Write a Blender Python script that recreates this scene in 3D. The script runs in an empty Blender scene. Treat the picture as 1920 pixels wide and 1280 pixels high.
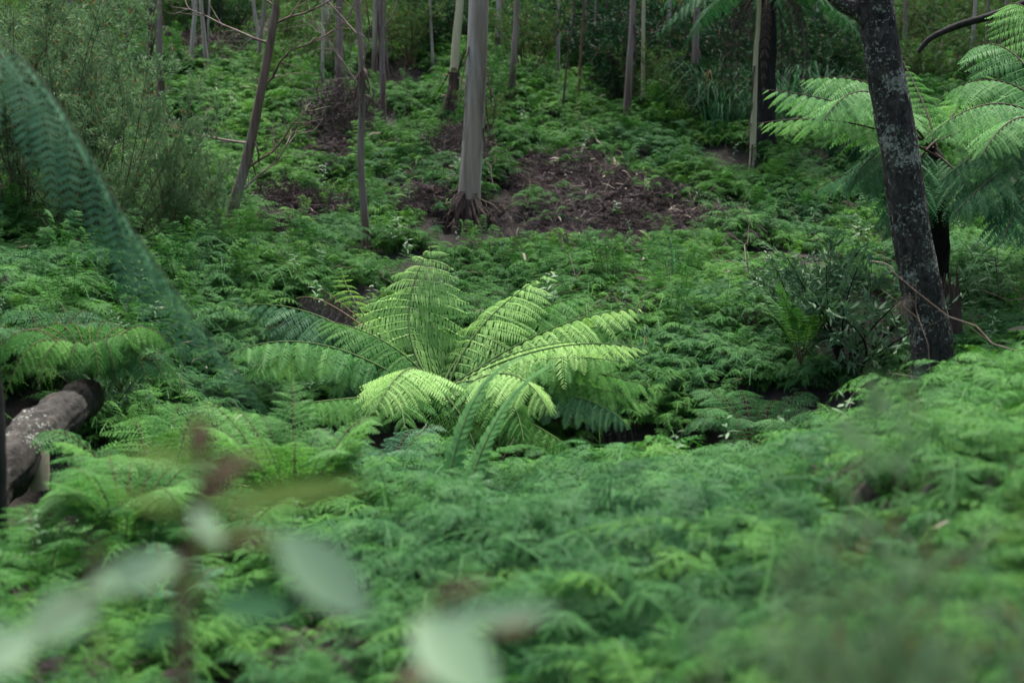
import bpy, math, random
import numpy as np
from math import sin, cos, pi, radians, sqrt
random.seed(7); np.random.seed(7)
RNG = np.random.default_rng(11)
S = bpy.context.scene
COL = S.collection

# ------------------------------------------------------------------ camera, sky, sun, exposure
EYE = np.array([0.0, 0.0, 1.6]); PITCH = radians(10.0); FPX = 1920*50/36.0
cd = bpy.data.cameras.new('camera'); cam = bpy.data.objects.new('camera', cd); COL.objects.link(cam)
cam.location = EYE; cam.rotation_euler = (pi/2-PITCH, 0, 0)
cd.lens = 50; cd.sensor_width = 36; cd.clip_start = 0.02; cd.clip_end = 600
cd.dof.use_dof = True; cd.dof.focus_distance = 10.4; cd.dof.aperture_fstop = 1.9; cd.dof.aperture_blades = 0
S.camera = cam
w = bpy.data.worlds.new('World'); S.world = w; w.use_nodes = True
nt = w.node_tree; nt.nodes.clear()
sky = nt.nodes.new('ShaderNodeTexSky'); sky.sky_type = 'NISHITA'; sky.sun_disc = False
sky.sun_elevation = radians(60); sky.sun_rotation = radians(-20); sky.dust_density = 4.0; sky.ozone_density = 1.0; sky.air_density = 1.0
bg = nt.nodes.new('ShaderNodeBackground'); bg.inputs[1].default_value = 0.062
wo = nt.nodes.new('ShaderNodeOutputWorld')
hz = nt.nodes.new('ShaderNodeHueSaturation'); hz.inputs['Saturation'].default_value = 0.8   # cloud veil
nt.links.new(sky.outputs[0], hz.inputs['Color']); nt.links.new(hz.outputs[0], bg.inputs[0]); nt.links.new(bg.outputs[0], wo.inputs[0])
sd = bpy.data.lights.new('sun', 'SUN'); sd.energy = 1.5; sd.angle = radians(16); sd.color = (1.0, 0.96, 0.87)
sun = bpy.data.objects.new('sun', sd); COL.objects.link(sun)
sun.rotation_euler = (radians(-22), radians(8), 0)      # high, a little beyond the ferns
S.view_settings.view_transform = 'Standard'; S.view_settings.look = 'None'
S.view_settings.exposure = 2.66; S.view_settings.gamma = 1.0; S.view_settings.use_curve_mapping = False
S.render.engine = 'CYCLES'
S.cycles.max_bounces = 5; S.cycles.diffuse_bounces = 2; S.cycles.glossy_bounces = 1; S.cycles.transmission_bounces = 3
S.cycles.transparent_max_bounces = 4; S.cycles.sample_clamp_indirect = 4.0
S.cycles.caustics_reflective = False; S.cycles.caustics_refractive = False

# ------------------------------------------------------------------ camera rays -> places on the ground
F_ = np.array([0, cos(PITCH), -sin(PITCH)]); U_ = np.array([0, sin(PITCH), cos(PITCH)]); R_ = np.array([1.0, 0, 0])
def P(u, v, Y):
    d = F_ + R_*((u-960)/FPX) + U_*((640-v)/FPX)
    return EYE + d*(Y/d[1])
def project(p):
    q = np.atleast_2d(p) - EYE
    f = q@F_; f = np.where(f < .05, .05, f)
    return 960+FPX*(q@R_)/f, 640-FPX*(q@U_)/f

CANOPY = 0.30
def DM(Y): return float(np.interp(Y, [0, 10, 12, 16.6, 21, 26, 33, 44, 70, 120], [0, 10, 11.4, 14.0, 16.0, 17.9, 20.6, 24.5, 37, 70]))
PITS = []
for u_, v_, Y_, pr, pd_ in [(1435, 780, 8.8, .85, 1.2), (1560, 610, 9.7, .4, .35), (1010, 850, 9.0, .5, .35), (90, 860, 6.9, .5, .35), (110, 720, 8.0, .4, .3), (730, 260, 20, .5, .3)]:
    q_ = P(u_, v_, Y_); PITS.append((q_[0], q_[1], pr, pd_))
ctrl = [  # (pixel u, pixel v, distance Y) of the fern-top surface
 (0,1280,3.3),(500,1280,3.2),(960,1280,3.05),(1400,1280,2.8),(1920,1280,2.5),
 (0,1130,4.2),(400,1100,4.3),(960,1100,3.95),(1500,1100,3.5),(1920,1080,3.1),
 (100,985,5.3),(350,1000,5.0),(700,950,5.4),(1000,930,5.3),(1400,950,4.5),(1920,880,3.9),
 (760,905,6.0),(1000,872,6.2),(1200,850,6.1),(1400,803,6.3),(1600,735,6.6),(1780,675,6.9),(1920,640,7.0),
 (1800,780,5.0),(1920,760,4.6),(1600,850,5.0),
 (1200,900,8.4),(1430,830,8.3),(1000,930,8.3),(800,940,8.1),(560,930,8.0),(300,930,7.6),(110,900,7.2),(1600,745,8.6),
 (1250,740,9.6),(1350,680,9.9),(1500,700,9.4),(1050,860,9.7),(830,850,10.0),(600,800,9.9),(1650,690,9.5),
 (100,790,8.2),(100,700,8.5),(0,740,8.2),(250,780,8.7),(120,600,9.3),(0,520,10.2),(350,650,9.8),
 (1200,620,11.0),(1500,560,11.6),(1000,560,12.2),(700,540,12.4),(400,560,11.5),(1850,590,9.6),(1740,650,9.3),
 (1300,500,13.4),(1000,470,14.5),(700,460,14.8),(420,460,13.8),(150,450,12.6),(1600,450,14.5),(1900,500,12.5),
 (880,415,16.6),(1200,420,16.5),(1500,400,17.5),(500,390,16.5),(250,370,16.0),(1750,380,17.5),(1920,360,17),
 (1100,300,20.8),(1410,300,20.5),(700,300,19.8),(350,280,19.5),(100,260,19),(1700,270,22),(1900,230,23),
 (960,190,26),(1180,220,24.5),(640,200,23.5),(300,215,22.5),(1300,200,26),(1550,180,28),(1800,130,28),
 (1100,110,33),(700,100,31),(300,90,29),(1400,110,35),(1700,40,36),(1900,0,36),(60,60,30),
 (960,10,44),(500,-10,42),(1300,20,46),(100,-60,42),(1700,-120,48),
 (960,-120,70),(0,-160,70),(1920,-220,70),
]
cx = []; cz = []
for u, v, Y in ctrl:
    p = P(u, v, DM(Y)); cx.append(p[:2]); cz.append(p[2]-CANOPY)
for x, y, z in [(-2,1.2,-.1),(0,1,-.05),(2,1.2,.1),(0,-3,0.1),(-6,-4,0),(6,-4,.5),(-6,2,-.1),(6,2,.6),(-25,22,5),(25,22,6.5),(-30,10,3),(30,10,4.5),(-40,45,15),(40,45,18),(0,90,30),(-40,90,33),(40,90,35),(-30,-5,4),(30,-5,6),(0,-12,.5)]:
    cx.append((x, y)); cz.append(z)
cx = np.array(cx, float); cz = np.array(cz, float)
def warp(x, y):                       # space near things more finely than far ones
    y = np.asarray(y, float); return np.stack([np.asarray(x, float)/(2.2+np.abs(y))*9, np.log(2.2+np.maximum(y, -1.9))*9 + np.minimum(y, 0)], -1)
wc = warp(cx[:, 0], cx[:, 1])
def kern(r): return np.sqrt(r*r + .35)
A = kern(np.linalg.norm(wc[:, None]-wc[None], axis=-1))
PB = np.concatenate([np.ones((len(cx), 1)), wc], 1)
M_ = np.zeros((len(cx)+3,)*2); M_[:len(cx), :len(cx)] = A - np.eye(len(cx))*0.12; M_[:len(cx), len(cx):] = PB; M_[len(cx):, :len(cx)] = PB.T
sol = np.linalg.solve(M_, np.concatenate([cz, [0, 0, 0]]))

_lat = np.random.default_rng(5).random((256, 256))
def vnoise(x, y):
    xi = np.floor(x).astype(int); yi = np.floor(y).astype(int); fx = x-xi; fy = y-yi
    fx = fx*fx*(3-2*fx); fy = fy*fy*(3-2*fy)
    g = lambda a, b: _lat[a % 256, b % 256]
    return (g(xi, yi)*(1-fx)+g(xi+1, yi)*fx)*(1-fy)+(g(xi, yi+1)*(1-fx)+g(xi+1, yi+1)*fx)*fy
def fbm(x, y, o=3):
    s = 0; a = .5
    for i in range(o): s = s+a*vnoise(x*2**i+17*i, y*2**i+5*i); a *= .5
    return s/(1-.5**o)
def H(x, y):
    x = np.asarray(x, float); y = np.asarray(y, float); sh = np.broadcast(x, y).shape
    xf = np.broadcast_to(x, sh).ravel(); yf = np.broadcast_to(y, sh).ravel(); out = np.empty(len(xf))
    for s in range(0, len(xf), 20000):
        q = warp(xf[s:s+20000], yf[s:s+20000])
        k = kern(np.linalg.norm(q[:, None]-wc[None], axis=-1))
        out[s:s+20000] = k@sol[:-3] + sol[-3] + q@sol[-2:]
    out = out + (fbm(xf*1.5, yf*1.3)-.5)*.34*np.clip((yf-1)/5, .15, 1) + (fbm(xf*.35+40, yf*.35)-.5)*.25*np.clip((yf-9)/10, 0, 1.6)
    for px_, py_, pr, pd_ in PITS: out = out - pd_*np.exp(-((xf-px_)**2+((yf-py_)*.8)**2)/pr**2)
    return out.reshape(sh)
def gp(u, v, y0=2.0, off=0.0):         # where a ray through the reference pixel meets the ground
    d = F_ + R_*((u-960)/FPX) + U_*((640-v)/FPX)
    ys = np.arange(y0, 90, .05); t = ys/d[1]
    pts = EYE + d*t[:, None]; h = H(pts[:, 0], pts[:, 1])+off
    k = np.where(pts[:, 2] <= h)[0]
    p = pts[k[0]] if len(k) else P(u, v, 40)
    return np.array([p[0], p[1], float(H(p[0], p[1]))])

# ------------------------------------------------------------------ mesh helpers
class G:
    def __init__(s): s.v = []; s.f = []; s.n = 0
    def add(s, V, Fc):
        V = np.asarray(V, float); s.v.append(V); s.f.append(np.asarray(Fc, int)+s.n); s.n += len(V); return s
    def join(s, o, M=None, t=None):
        for V, Fc in o.parts():
            if M is not None: V = V@M.T
            if t is not None: V = V+t
            s.add(V, Fc)
        return s
    def parts(s):
        n = 0
        for V, Fc in zip(s.v, s.f):
            yield V, Fc-n; n += len(V)
    def flat(s):
        if len(s.v) > 1:
            V = np.concatenate(s.v); g3 = [f for f in s.f if f.shape[1] == 3]; g4 = [f for f in s.f if f.shape[1] == 4]
            s.fl = (V, g3, g4)
        return s
    def mesh(s, name, mat, smooth=False):
        me = bpy.data.meshes.new(name); V = np.concatenate(s.v).astype(np.float32)
        loops = np.concatenate([f.ravel() for f in s.f]); tot = np.concatenate([np.full(len(f), f.shape[1]) for f in s.f])
        st = np.concatenate([[0], np.cumsum(tot)[:-1]])
        me.vertices.add(len(V)); me.vertices.foreach_set('co', V.ravel())
        me.loops.add(len(loops)); me.loops.foreach_set('vertex_index', loops.astype(np.int32))
        me.polygons.add(len(tot)); me.polygons.foreach_set('loop_start', st.astype(np.int32)); me.polygons.foreach_set('loop_total', tot.astype(np.int32))
        if smooth: me.polygons.foreach_set('use_smooth', np.ones(len(tot), bool))
        me.update(calc_edges=True); me.validate(); me.materials.append(mat); return me
def norm(a): a = np.asarray(a, float); return a/(np.linalg.norm(a, axis=-1, keepdims=True)+1e-12)

def ob(name, me, parent=None, label=None, cat=None, group=None, kind=None):
    o = bpy.data.objects.new(name, me); COL.objects.link(o)
    if parent is not None: o.parent = parent
    if label: o['label'] = label
    if cat: o['category'] = cat
    if group: o['group'] = group
    if kind: o['kind'] = kind
    return o
def thing(name, label, cat, loc=(0, 0, 0), group=None):
    o = ob(name, None, None, label, cat, group); o.location = loc; return o
def copy_tree(o, parent=None):
    c = o.copy(); COL.objects.link(c); c.parent = parent
    for ch in list(o.children): copy_tree(ch, c)
    return c

def curve3(a, b, c, n):                # quadratic curve through a, b (middle), c
    a, b, c = map(lambda q: np.asarray(q, float), (a, b, c)); k = 2*b-(a+c)/2
    t = np.linspace(0, 1, n)[:, None]
    return (1-t)**2*a+2*t*(1-t)*k+t*t*c
def spline(pts, n):                    # Catmull-Rom
    p = np.asarray(pts, float); p = np.concatenate([[2*p[0]-p[1]], p, [2*p[-1]-p[-2]]]); m = len(p)-3
    out = []
    for q in np.linspace(0, m-1e-6, n):
        i = int(q); t = q-i; a, b, c, d = p[i:i+4]
        out.append(.5*(2*b+(c-a)*t+(2*a-5*b+4*c-d)*t*t+(3*b-a-3*c+d)*t**3))
    return np.array(out)
def tube(path, rad, sides=8, rough=0, seed=0, ridges=0, cap=True):
    path = np.asarray(path, float); n = len(path); rad = np.broadcast_to(np.asarray(rad, float), (n,))
    T = norm(np.gradient(path, axis=0)); up = np.array([0, 1., 0]) if abs(T[0, 2]) > .8 else np.array([0, 0, 1.])
    A1 = norm(np.cross(T, up)); A2 = np.cross(T, A1)
    th = np.linspace(0, 2*pi, sides, endpoint=False)
    r = np.ones((n, sides))
    if rough or ridges:
        rg = np.random.default_rng(seed)
        base = rg.normal(0, 1, (n, sides)); base = (base+np.roll(base, 1, 0)+np.roll(base, -1, 0))/2
        r = 1+rough*base+ridges*rg.normal(0, 1, (1, sides))
    V = path[:, None]+(A1[:, None]*np.cos(th)[None, :, None]+A2[:, None]*np.sin(th)[None, :, None])*(rad[:, None]*r)[..., None]
    i = np.arange(n-1)[:, None]*sides; j = np.arange(sides)[None]; k = (j+1) % sides
    Fq = np.stack([i+j, i+k, i+sides+k, i+sides+j], -1).reshape(-1, 4)
    g = G().add(V.reshape(-1, 3), Fq)
    if cap:
        c = np.concatenate([V[-1], [path[-1]]]); g.add(c, np.stack([np.arange(sides), (np.arange(sides)+1) % sides, np.full(sides, sides)], -1))
    return g

# ------------------------------------------------------------------ materials
def newmat(name):
    m = bpy.data.materials.new(name); m.use_nodes = True; n = m.node_tree; n.nodes.clear(); return m, n, n.nodes, n.links
def ramp(N, L, fac, stops, interp='LINEAR'):
    r = N.new('ShaderNodeValToRGB'); r.color_ramp.interpolation = interp
    while len(r.color_ramp.elements) < len(stops): r.color_ramp.elements.new(.5)
    for e, (p, c) in zip(r.color_ramp.elements, stops): e.position = p; e.color = (*c, 1)
    L.new(fac, r.inputs[0]); return r.outputs[0]
def leafmat(name, dark, mid, light, trans=.35, rough=.6, spec=.16, brown=0.0, nscale=.6):
    m, n, N, L = newmat(name)
    oi = N.new('ShaderNodeObjectInfo'); ge = N.new('ShaderNodeNewGeometry')
    no = N.new('ShaderNodeTexNoise'); no.inputs['Scale'].default_value = nscale; no.inputs['Detail'].default_value = 2; L.new(ge.outputs['Position'], no.inputs['Vector'])
    def mth(op, a, b):
        q = N.new('ShaderNodeMath'); q.operation = op
        for i, s in enumerate((a, b)):
            if isinstance(s, (int, float)): q.inputs[i].default_value = s
            else: L.new(s, q.inputs[i])
        return q.outputs[0]
    f = mth('ADD', mth('MULTIPLY', oi.outputs['Random'], .38), mth('MULTIPLY', ge.outputs['Random Per Island'], .27))
    f = mth('ADD', f, mth('MULTIPLY', mth('SUBTRACT', no.outputs[0], .22), .75))
    col = ramp(N, L, f, [(0.05, dark), (.5, mid), (.95, light)])
    if brown:
        gt = mth('GREATER_THAN', ge.outputs['Random Per Island'], 1-brown)
        mx = N.new('ShaderNodeMix'); mx.data_type = 'RGBA'; L.new(gt, mx.inputs[0]); L.new(col, mx.inputs[6]); mx.inputs[7].default_value = (.16, .08, .035, 1); col = mx.outputs[2]
    b = N.new('ShaderNodeBsdfPrincipled'); L.new(col, b.inputs['Base Color']); b.inputs['Roughness'].default_value = rough; b.inputs['Specular IOR Level'].default_value = spec
    t = N.new('ShaderNodeBsdfTranslucent'); hs = N.new('ShaderNodeHueSaturation'); hs.inputs['Value'].default_value = 1.25; hs.inputs['Saturation'].default_value = 1.1; hs.inputs['Hue'].default_value = .49
    L.new(col, hs.inputs['Color']); L.new(hs.outputs[0], t.inputs[0])
    ms = N.new('ShaderNodeMixShader'); ms.inputs[0].default_value = trans; L.new(b.outputs[0], ms.inputs[1]); L.new(t.outputs[0], ms.inputs[2])
    o = N.new('ShaderNodeOutputMaterial'); L.new(ms.outputs[0], o.inputs[0]); return m
def barkmat(name, stops, zs=.12, scale=18, bump=.5, lichen=0, rough=.85, big=None, patch=None):
    m, n, N, L = newmat(name)
    tc = N.new('ShaderNodeTexCoord'); mp = N.new('ShaderNodeMapping'); mp.inputs['Scale'].default_value = (1, 1, zs); L.new(tc.outputs['Object'], mp.inputs[0])
    no = N.new('ShaderNodeTexNoise'); no.inputs['Scale'].default_value = scale; no.inputs['Detail'].default_value = 6; no.inputs['Roughness'].default_value = .65; no.inputs['Distortion'].default_value = .6; L.new(mp.outputs[0], no.inputs['Vector'])
    col = ramp(N, L, no.outputs[0], stops)
    if patch:                          # broad plates where old bark has shed
        n2 = N.new('ShaderNodeTexNoise'); n2.inputs['Scale'].default_value = 2.6; n2.inputs['Detail'].default_value = 4; L.new(mp.outputs[0], n2.inputs['Vector'])
        f2 = ramp(N, L, n2.outputs[0], [(.47, (0, 0, 0)), (.53, (1, 1, 1))])
        mx = N.new('ShaderNodeMix'); mx.data_type = 'RGBA'; mx.blend_type = 'MULTIPLY'; L.new(f2, mx.inputs[0]); L.new(col, mx.inputs[6]); mx.inputs[7].default_value = (*patch, 1); col = mx.outputs[2]
    if lichen:
        sc2 = N.new('ShaderNodeTexNoise'); sc2.inputs['Scale'].default_value = 42; sc2.inputs['Detail'].default_value = 5; sc2.inputs['Roughness'].default_value = .7; L.new(tc.outputs['Object'], sc2.inputs['Vector'])
        sc3 = N.new('ShaderNodeTexNoise'); sc3.inputs['Scale'].default_value = 3.5; sc3.inputs['Detail'].default_value = 3; L.new(tc.outputs['Object'], sc3.inputs['Vector'])
        ad = N.new('ShaderNodeMath'); ad.operation = 'ADD'; L.new(sc2.outputs[0], ad.inputs[0])
        ml = N.new('ShaderNodeMath'); ml.operation = 'MULTIPLY'; ml.inputs[1].default_value = .75; L.new(sc3.outputs[0], ml.inputs[0]); L.new(ml.outputs[0], ad.inputs[1])
        dv = N.new('ShaderNodeMath'); dv.operation = 'DIVIDE'; dv.inputs[1].default_value = 1.3; L.new(ad.outputs[0], dv.inputs[0])
        lf = ramp(N, L, dv.outputs[0], [(lichen/1.3, (0, 0, 0)), ((lichen+.03)/1.3, (1, 1, 1))])
        vc = N.new('ShaderNodeTexNoise'); vc.inputs['Scale'].default_value = 60; L.new(tc.outputs['Object'], vc.inputs['Vector'])
        lc = ramp(N, L, vc.outputs[0], [(.3, (.08, .09, .075)), (.7, (.28, .30, .26))])
        mx = N.new('ShaderNodeMix'); mx.data_type = 'RGBA'; L.new(lf, mx.inputs[0]); L.new(col, mx.inputs[6]); L.new(lc, mx.inputs[7]); col = mx.outputs[2]
    b = N.new('ShaderNodeBsdfPrincipled'); L.new(col, b.inputs['Base Color']); b.inputs['Roughness'].default_value = rough; b.inputs['Specular IOR Level'].default_value = .25
    bu = N.new('ShaderNodeBump'); bu.inputs['Strength'].default_value = bump; bu.inputs['Distance'].default_value = .02; L.new(no.outputs[0], bu.inputs['Height']); L.new(bu.outputs[0], b.inputs['Normal'])
    o = N.new('ShaderNodeOutputMaterial'); L.new(b.outputs[0], o.inputs[0]); return m

M = {}
M['carpet'] = leafmat('carpet_fern', (.010, .054, .014), (.042, .145, .028), (.105, .25, .045), trans=.24, spec=.1, nscale=.45)
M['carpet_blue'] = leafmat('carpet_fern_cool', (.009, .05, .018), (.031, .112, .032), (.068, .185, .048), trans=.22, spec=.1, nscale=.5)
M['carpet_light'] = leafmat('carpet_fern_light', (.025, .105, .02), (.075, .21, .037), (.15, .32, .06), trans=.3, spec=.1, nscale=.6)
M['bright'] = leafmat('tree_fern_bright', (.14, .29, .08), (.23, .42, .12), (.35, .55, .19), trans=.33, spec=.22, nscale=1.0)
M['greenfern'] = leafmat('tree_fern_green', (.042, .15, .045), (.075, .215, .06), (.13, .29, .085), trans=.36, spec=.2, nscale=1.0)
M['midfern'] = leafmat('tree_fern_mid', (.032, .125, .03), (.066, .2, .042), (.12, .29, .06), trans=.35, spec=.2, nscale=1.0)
M['coolfern'] = leafmat('tree_fern_cool', (.02, .08, .036), (.036, .125, .05), (.065, .18, .066), trans=.25, spec=.2, nscale=1.2)  # darker bluish copy of the fern green, shade put into the colour
M['nearfern'] = leafmat('near_fern_blue', (.024, .09, .045), (.04, .125, .06), (.065, .17, .085), trans=.3, nscale=2)
M['nearstem'] = barkmat('near_frond_rib', [(.3, (.03, .05, .025)), (.7, (.06, .09, .045))], scale=30)
M['yellowfern'] = leafmat('tree_fern_young', (.08, .2, .035), (.14, .3, .05), (.22, .4, .08), trans=.42, nscale=1.2)
M['deadfern'] = leafmat('dead_fern', (.028, .021, .021), (.07, .054, .052), (.15, .12, .112), trans=.1, rough=.8, spec=.1, nscale=1.1)
M['teatree'] = leafmat('tea_tree_leaf', (.05, .10, .05), (.10, .185, .085), (.18, .28, .14), trans=.3, brown=.04, nscale=.9)
M['darkleaf'] = leafmat('dark_bush_leaf', (.008, .028, .012), (.018, .06, .022), (.04, .11, .035), trans=.2, brown=.02, nscale=.3)  # dark leaf colour also stands in for the shade of the forest
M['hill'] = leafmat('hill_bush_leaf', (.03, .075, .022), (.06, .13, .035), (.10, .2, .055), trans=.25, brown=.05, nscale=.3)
M['broad'] = leafmat('broad_leaf', (.03, .085, .04), (.06, .135, .06), (.11, .2, .10), trans=.2, rough=.5, spec=.25, nscale=1.5)
M['grass'] = leafmat('grass_blade', (.02, .07, .035), (.045, .13, .06), (.09, .2, .1), trans=.3, nscale=1.0, brown=.05)
M['sapling'] = leafmat('sapling_leaf', (.17, .28, .15), (.24, .37, .21), (.32, .45, .28), trans=.3, rough=.4, nscale=4)
M['saplingolive'] = leafmat('sapling_olive_leaf', (.09, .16, .03), (.14, .22, .045), (.19, .28, .07), trans=.3, nscale=4)
M['saplingred'] = leafmat('sapling_red_leaf', (.13, .08, .05), (.19, .125, .075), (.26, .18, .12), trans=.3, nscale=4)
M['stem'] = barkmat('green_brown_stem', [(.3, (.05, .035, .02)), (.7, (.12, .10, .05))], scale=30)
M['redstem'] = barkmat('reddish_stem', [(.3, (.09, .05, .035)), (.7, (.17, .105, .07))], scale=30)
M['rachis'] = barkmat('frond_rib', [(.3, (.05, .10, .03)), (.7, (.10, .15, .05))], scale=30)
M['stipe'] = barkmat('dark_frond_stalk', [(.3, (.025, .02, .015)), (.7, (.08, .05, .04))], scale=30)
M['gum'] = barkmat('grey_gum_bark', [(.3, (.17, .14, .12)), (.5, (.33, .295, .265)), (.72, (.48, .44, .41))], zs=.10, scale=9, bump=.5, patch=(.72, .64, .58))
M['gumpink'] = barkmat('pinkish_gum_bark', [(.3, (.10, .075, .065)), (.55, (.23, .185, .165)), (.75, (.36, .31, .285))], zs=.08, scale=11, bump=.6, patch=(.6, .5, .45))
M['cream'] = barkmat('cream_gum_bark', [(.3, (.30, .27, .17)), (.6, (.46, .43, .28)), (.8, (.55, .52, .38))], zs=.1, scale=7, bump=.2)
M['black'] = barkmat('blackened_bark', [(.3, (.006, .006, .006)), (.6, (.02, .018, .017)), (.8, (.05, .043, .04))], zs=.5, scale=16, bump=1.0)
M['lichen'] = barkmat('lichened_black_bark', [(.35, (.008, .008, .008)), (.55, (.034, .031, .028)), (.75, (.09, .08, .07))], zs=.6, scale=22, bump=1.0, lichen=.955)
M['log'] = barkmat('log_bark', [(.35, (.006, .005, .0045)), (.52, (.024, .021, .018)), (.7, (.06, .052, .045))], zs=.7, scale=14, bump=1.0, lichen=1.07)
M['peel'] = barkmat('peeling_bark', [(.3, (.03, .02, .016)), (.6, (.09, .06, .05)), (.8, (.17, .12, .10))], zs=.1, scale=20, bump=.8)
M['tan'] = leafmat('dry_leaf', (.14, .11, .085), (.26, .21, .165), (.42, .36, .3), trans=.1, rough=.7, nscale=5)

m, n, N, L = newmat('leaf_litter_soil')
ge = N.new('ShaderNodeNewGeometry'); a = N.new('ShaderNodeTexNoise'); a.inputs['Scale'].default_value = 9; a.inputs['Detail'].default_value = 8; a.inputs['Roughness'].default_value = .75; L.new(ge.outputs['Position'], a.inputs['Vector'])
c = ramp(N, L, a.outputs[0], [(.3, (.006, .005, .004)), (.55, (.025, .018, .014)), (.78, (.07, .05, .04))])
b = N.new('ShaderNodeBsdfPrincipled'); b.inputs['Roughness'].default_value = .95; L.new(c, b.inputs['Base Color'])
bu = N.new('ShaderNodeBump'); bu.inputs['Distance'].default_value = .05; L.new(a.outputs[0], bu.inputs['Height']); L.new(bu.outputs[0], b.inputs['Normal'])
o = N.new('ShaderNodeOutputMaterial'); L.new(b.outputs[0], o.inputs[0]); M['soil'] = m

# ------------------------------------------------------------------ ground
xs = np.sinh(np.linspace(-1, 1, 241)*3.2)/np.sinh(3.2)*60
ys = np.concatenate([np.linspace(-14, 1.4, 22), 1.5*np.exp(np.linspace(0, 1, 230)*math.log(110/1.5))])
X, Yg = np.meshgrid(xs, ys); Z = H(X, Yg)
i = np.arange(len(ys)-1)[:, None]*len(xs); j = np.arange(len(xs)-1)[None]
q = np.stack([i+j, i+j+1, i+len(xs)+j+1, i+len(xs)+j], -1).reshape(-1, 4)
ob('ground', G().add(np.stack([X, Yg, Z], -1).reshape(-1, 3), q).mesh('ground', M['soil'], True), label='dark soil and leaf litter of the gully under the ferns', kind='structure')

# ------------------------------------------------------------------ fern geometry
def pinna(n=12, w=.22, hi=False, droop=.2, seed=0, fold=.35, fwd=.35, wid=.42, rib=.012, bend=0):
    rg = np.random.default_rng(seed); g = G()
    t = (np.arange(n)+.6)/n; prof = np.minimum(1, .55+2.5*t)*np.maximum(1-t**2.4, 0)**.8+.07
    for s in (-1, 1):
        tt = np.clip(t+rg.normal(0, .12/n, n), 0, .985); l = w*prof*(1+rg.normal(0, .07, n)); hw = wid/n*(.75+.25*prof)
        base = np.stack([tt, 0*tt, -droop*tt**2], -1)
        f = fwd+rg.normal(0, .07, n)+bend*tt; fo = fold*(1+rg.normal(0, .2, n))
        d = norm(np.stack([np.sin(f), s*np.cos(f), -fo], -1)); side = norm(np.stack([np.cos(f), -s*np.sin(f), -.15+0*f], -1))
        if hi:
            c = base+d*l[:, None]*.45; tip = base+d*l[:, None]+np.array([0, 0, -.28])*l[:, None]
            Lf = base+d*l[:, None]*.35+side*hw[:, None]+[0, 0, -.006]; Rt = base+d*l[:, None]*.35-side*hw[:, None]+[0, 0, -.006]
            V = np.stack([base, Lf, c, Rt, tip], 1).reshape(-1, 3); k = np.arange(n)[:, None]*5
            Fc = np.concatenate([k+[0, 1, 2], k+[0, 2, 3], k+[1, 4, 2], k+[2, 4, 3]])
        else:
            tip = base+d*l[:, None]; Lf = base+d*l[:, None]*.4+side*hw[:, None]; Rt = base+d*l[:, None]*.4-side*hw[:, None]
            V = np.stack([base, Lf, tip, Rt], 1).reshape(-1, 3); k = np.arange(n)[:, None]*4
            Fc = np.concatenate([k+[0, 1, 2], k+[0, 2, 3]])
        g.add(V, Fc)
    t = np.linspace(0, 1, 6); c = np.stack([t, 0*t, -droop*t*t+.003], -1); r = rib*(1-.8*t)
    V = np.concatenate([c+np.stack([0*t, r, 0*t], -1), c-np.stack([0*t, r, 0*t], -1)]); k = np.arange(5)[:, None]
    g.add(V, np.concatenate([k+[0, 1, 7], k+[0, 7, 6]])); return g
# one fused array per pinna for fast baking
def fuse(g):
    V = np.concatenate(g.v); Fc = np.concatenate(g.f); q = G(); q.v = [V]; q.f = [Fc]; q.n = len(V); return q

def frond_frames(path, n, halfw, start=.14, upmix=.6, fan=.25, sag=.15, prof=None, seed=0, jit=.06, asym=1.0, twist=0):
    rg = np.random.default_rng(seed); m = len(path); T = norm(np.gradient(path, axis=0)); out = []
    UPV = np.array([0, 0, 1.])
    for j in range(n):
        t = start+(1-start)*((j+.5)/n)**.95; fi = t*(m-1); a = int(min(fi, m-2)); fr = fi-a
        tp = path[a]*(1-fr)+path[a+1]*fr; tg = norm(T[a]*(1-fr)+T[a+1]*fr)
        sd_ = np.cross(tg, UPV); sd_ = norm(sd_) if np.linalg.norm(sd_) > .08 else norm(np.cross(tg, [0, -1, .2])); N_ = norm(np.cross(sd_, tg))
        if twist: sd_ = sd_*cos(twist)+N_*sin(twist); N_ = norm(np.cross(sd_, tg))
        q = (t-start)/(1-start); ln = halfw*(prof(q) if prof else min(1, .45+q/.3*.55)*max(1-q**2.6, .0)**.75+.03*halfw)
        for s in (-1, 1):
            a_ = fan+.5*q**2+rg.normal(0, jit)
            X_ = norm(sd_*s*cos(a_)+tg*sin(a_)-UPV*(sag+rg.normal(0, jit)))
            Z_ = N_*(1-upmix)+UPV*upmix+rg.normal(0, jit, 3); Z_ = norm(Z_-X_*(Z_@X_)); Y_ = np.cross(Z_, X_)
            out.append((np.stack([X_, Y_, Z_], 1), tp, ln*(1+rg.normal(0, .05))*(asym if s > 0 else 1)))
    return out
def bake_frond(g, path, variants, n, halfw, rad=.006, rg=None, **k):
    for i_, (R, t, l) in enumerate(frond_frames(path, n, halfw, **k)):
        v = variants[i_ % len(variants)]; g.add(v.v[0]@(R.T*l)+t, v.f[0])
PIN_HI = [fuse(pinna(20, .235, True, .22+.08*k, k, fold=.5, fwd=.2, wid=.46, rib=.006)) for k in range(4)]
PIN_MID = [fuse(pinna(12, .22, False, .25, 20+k, fold=.45, fwd=.3, wid=.36)) for k in range(3)]
PIN_LO = [fuse(pinna(7, .24, False, .25, 40+k, fold=.3, fwd=.5, wid=.36)) for k in range(3)]

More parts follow.
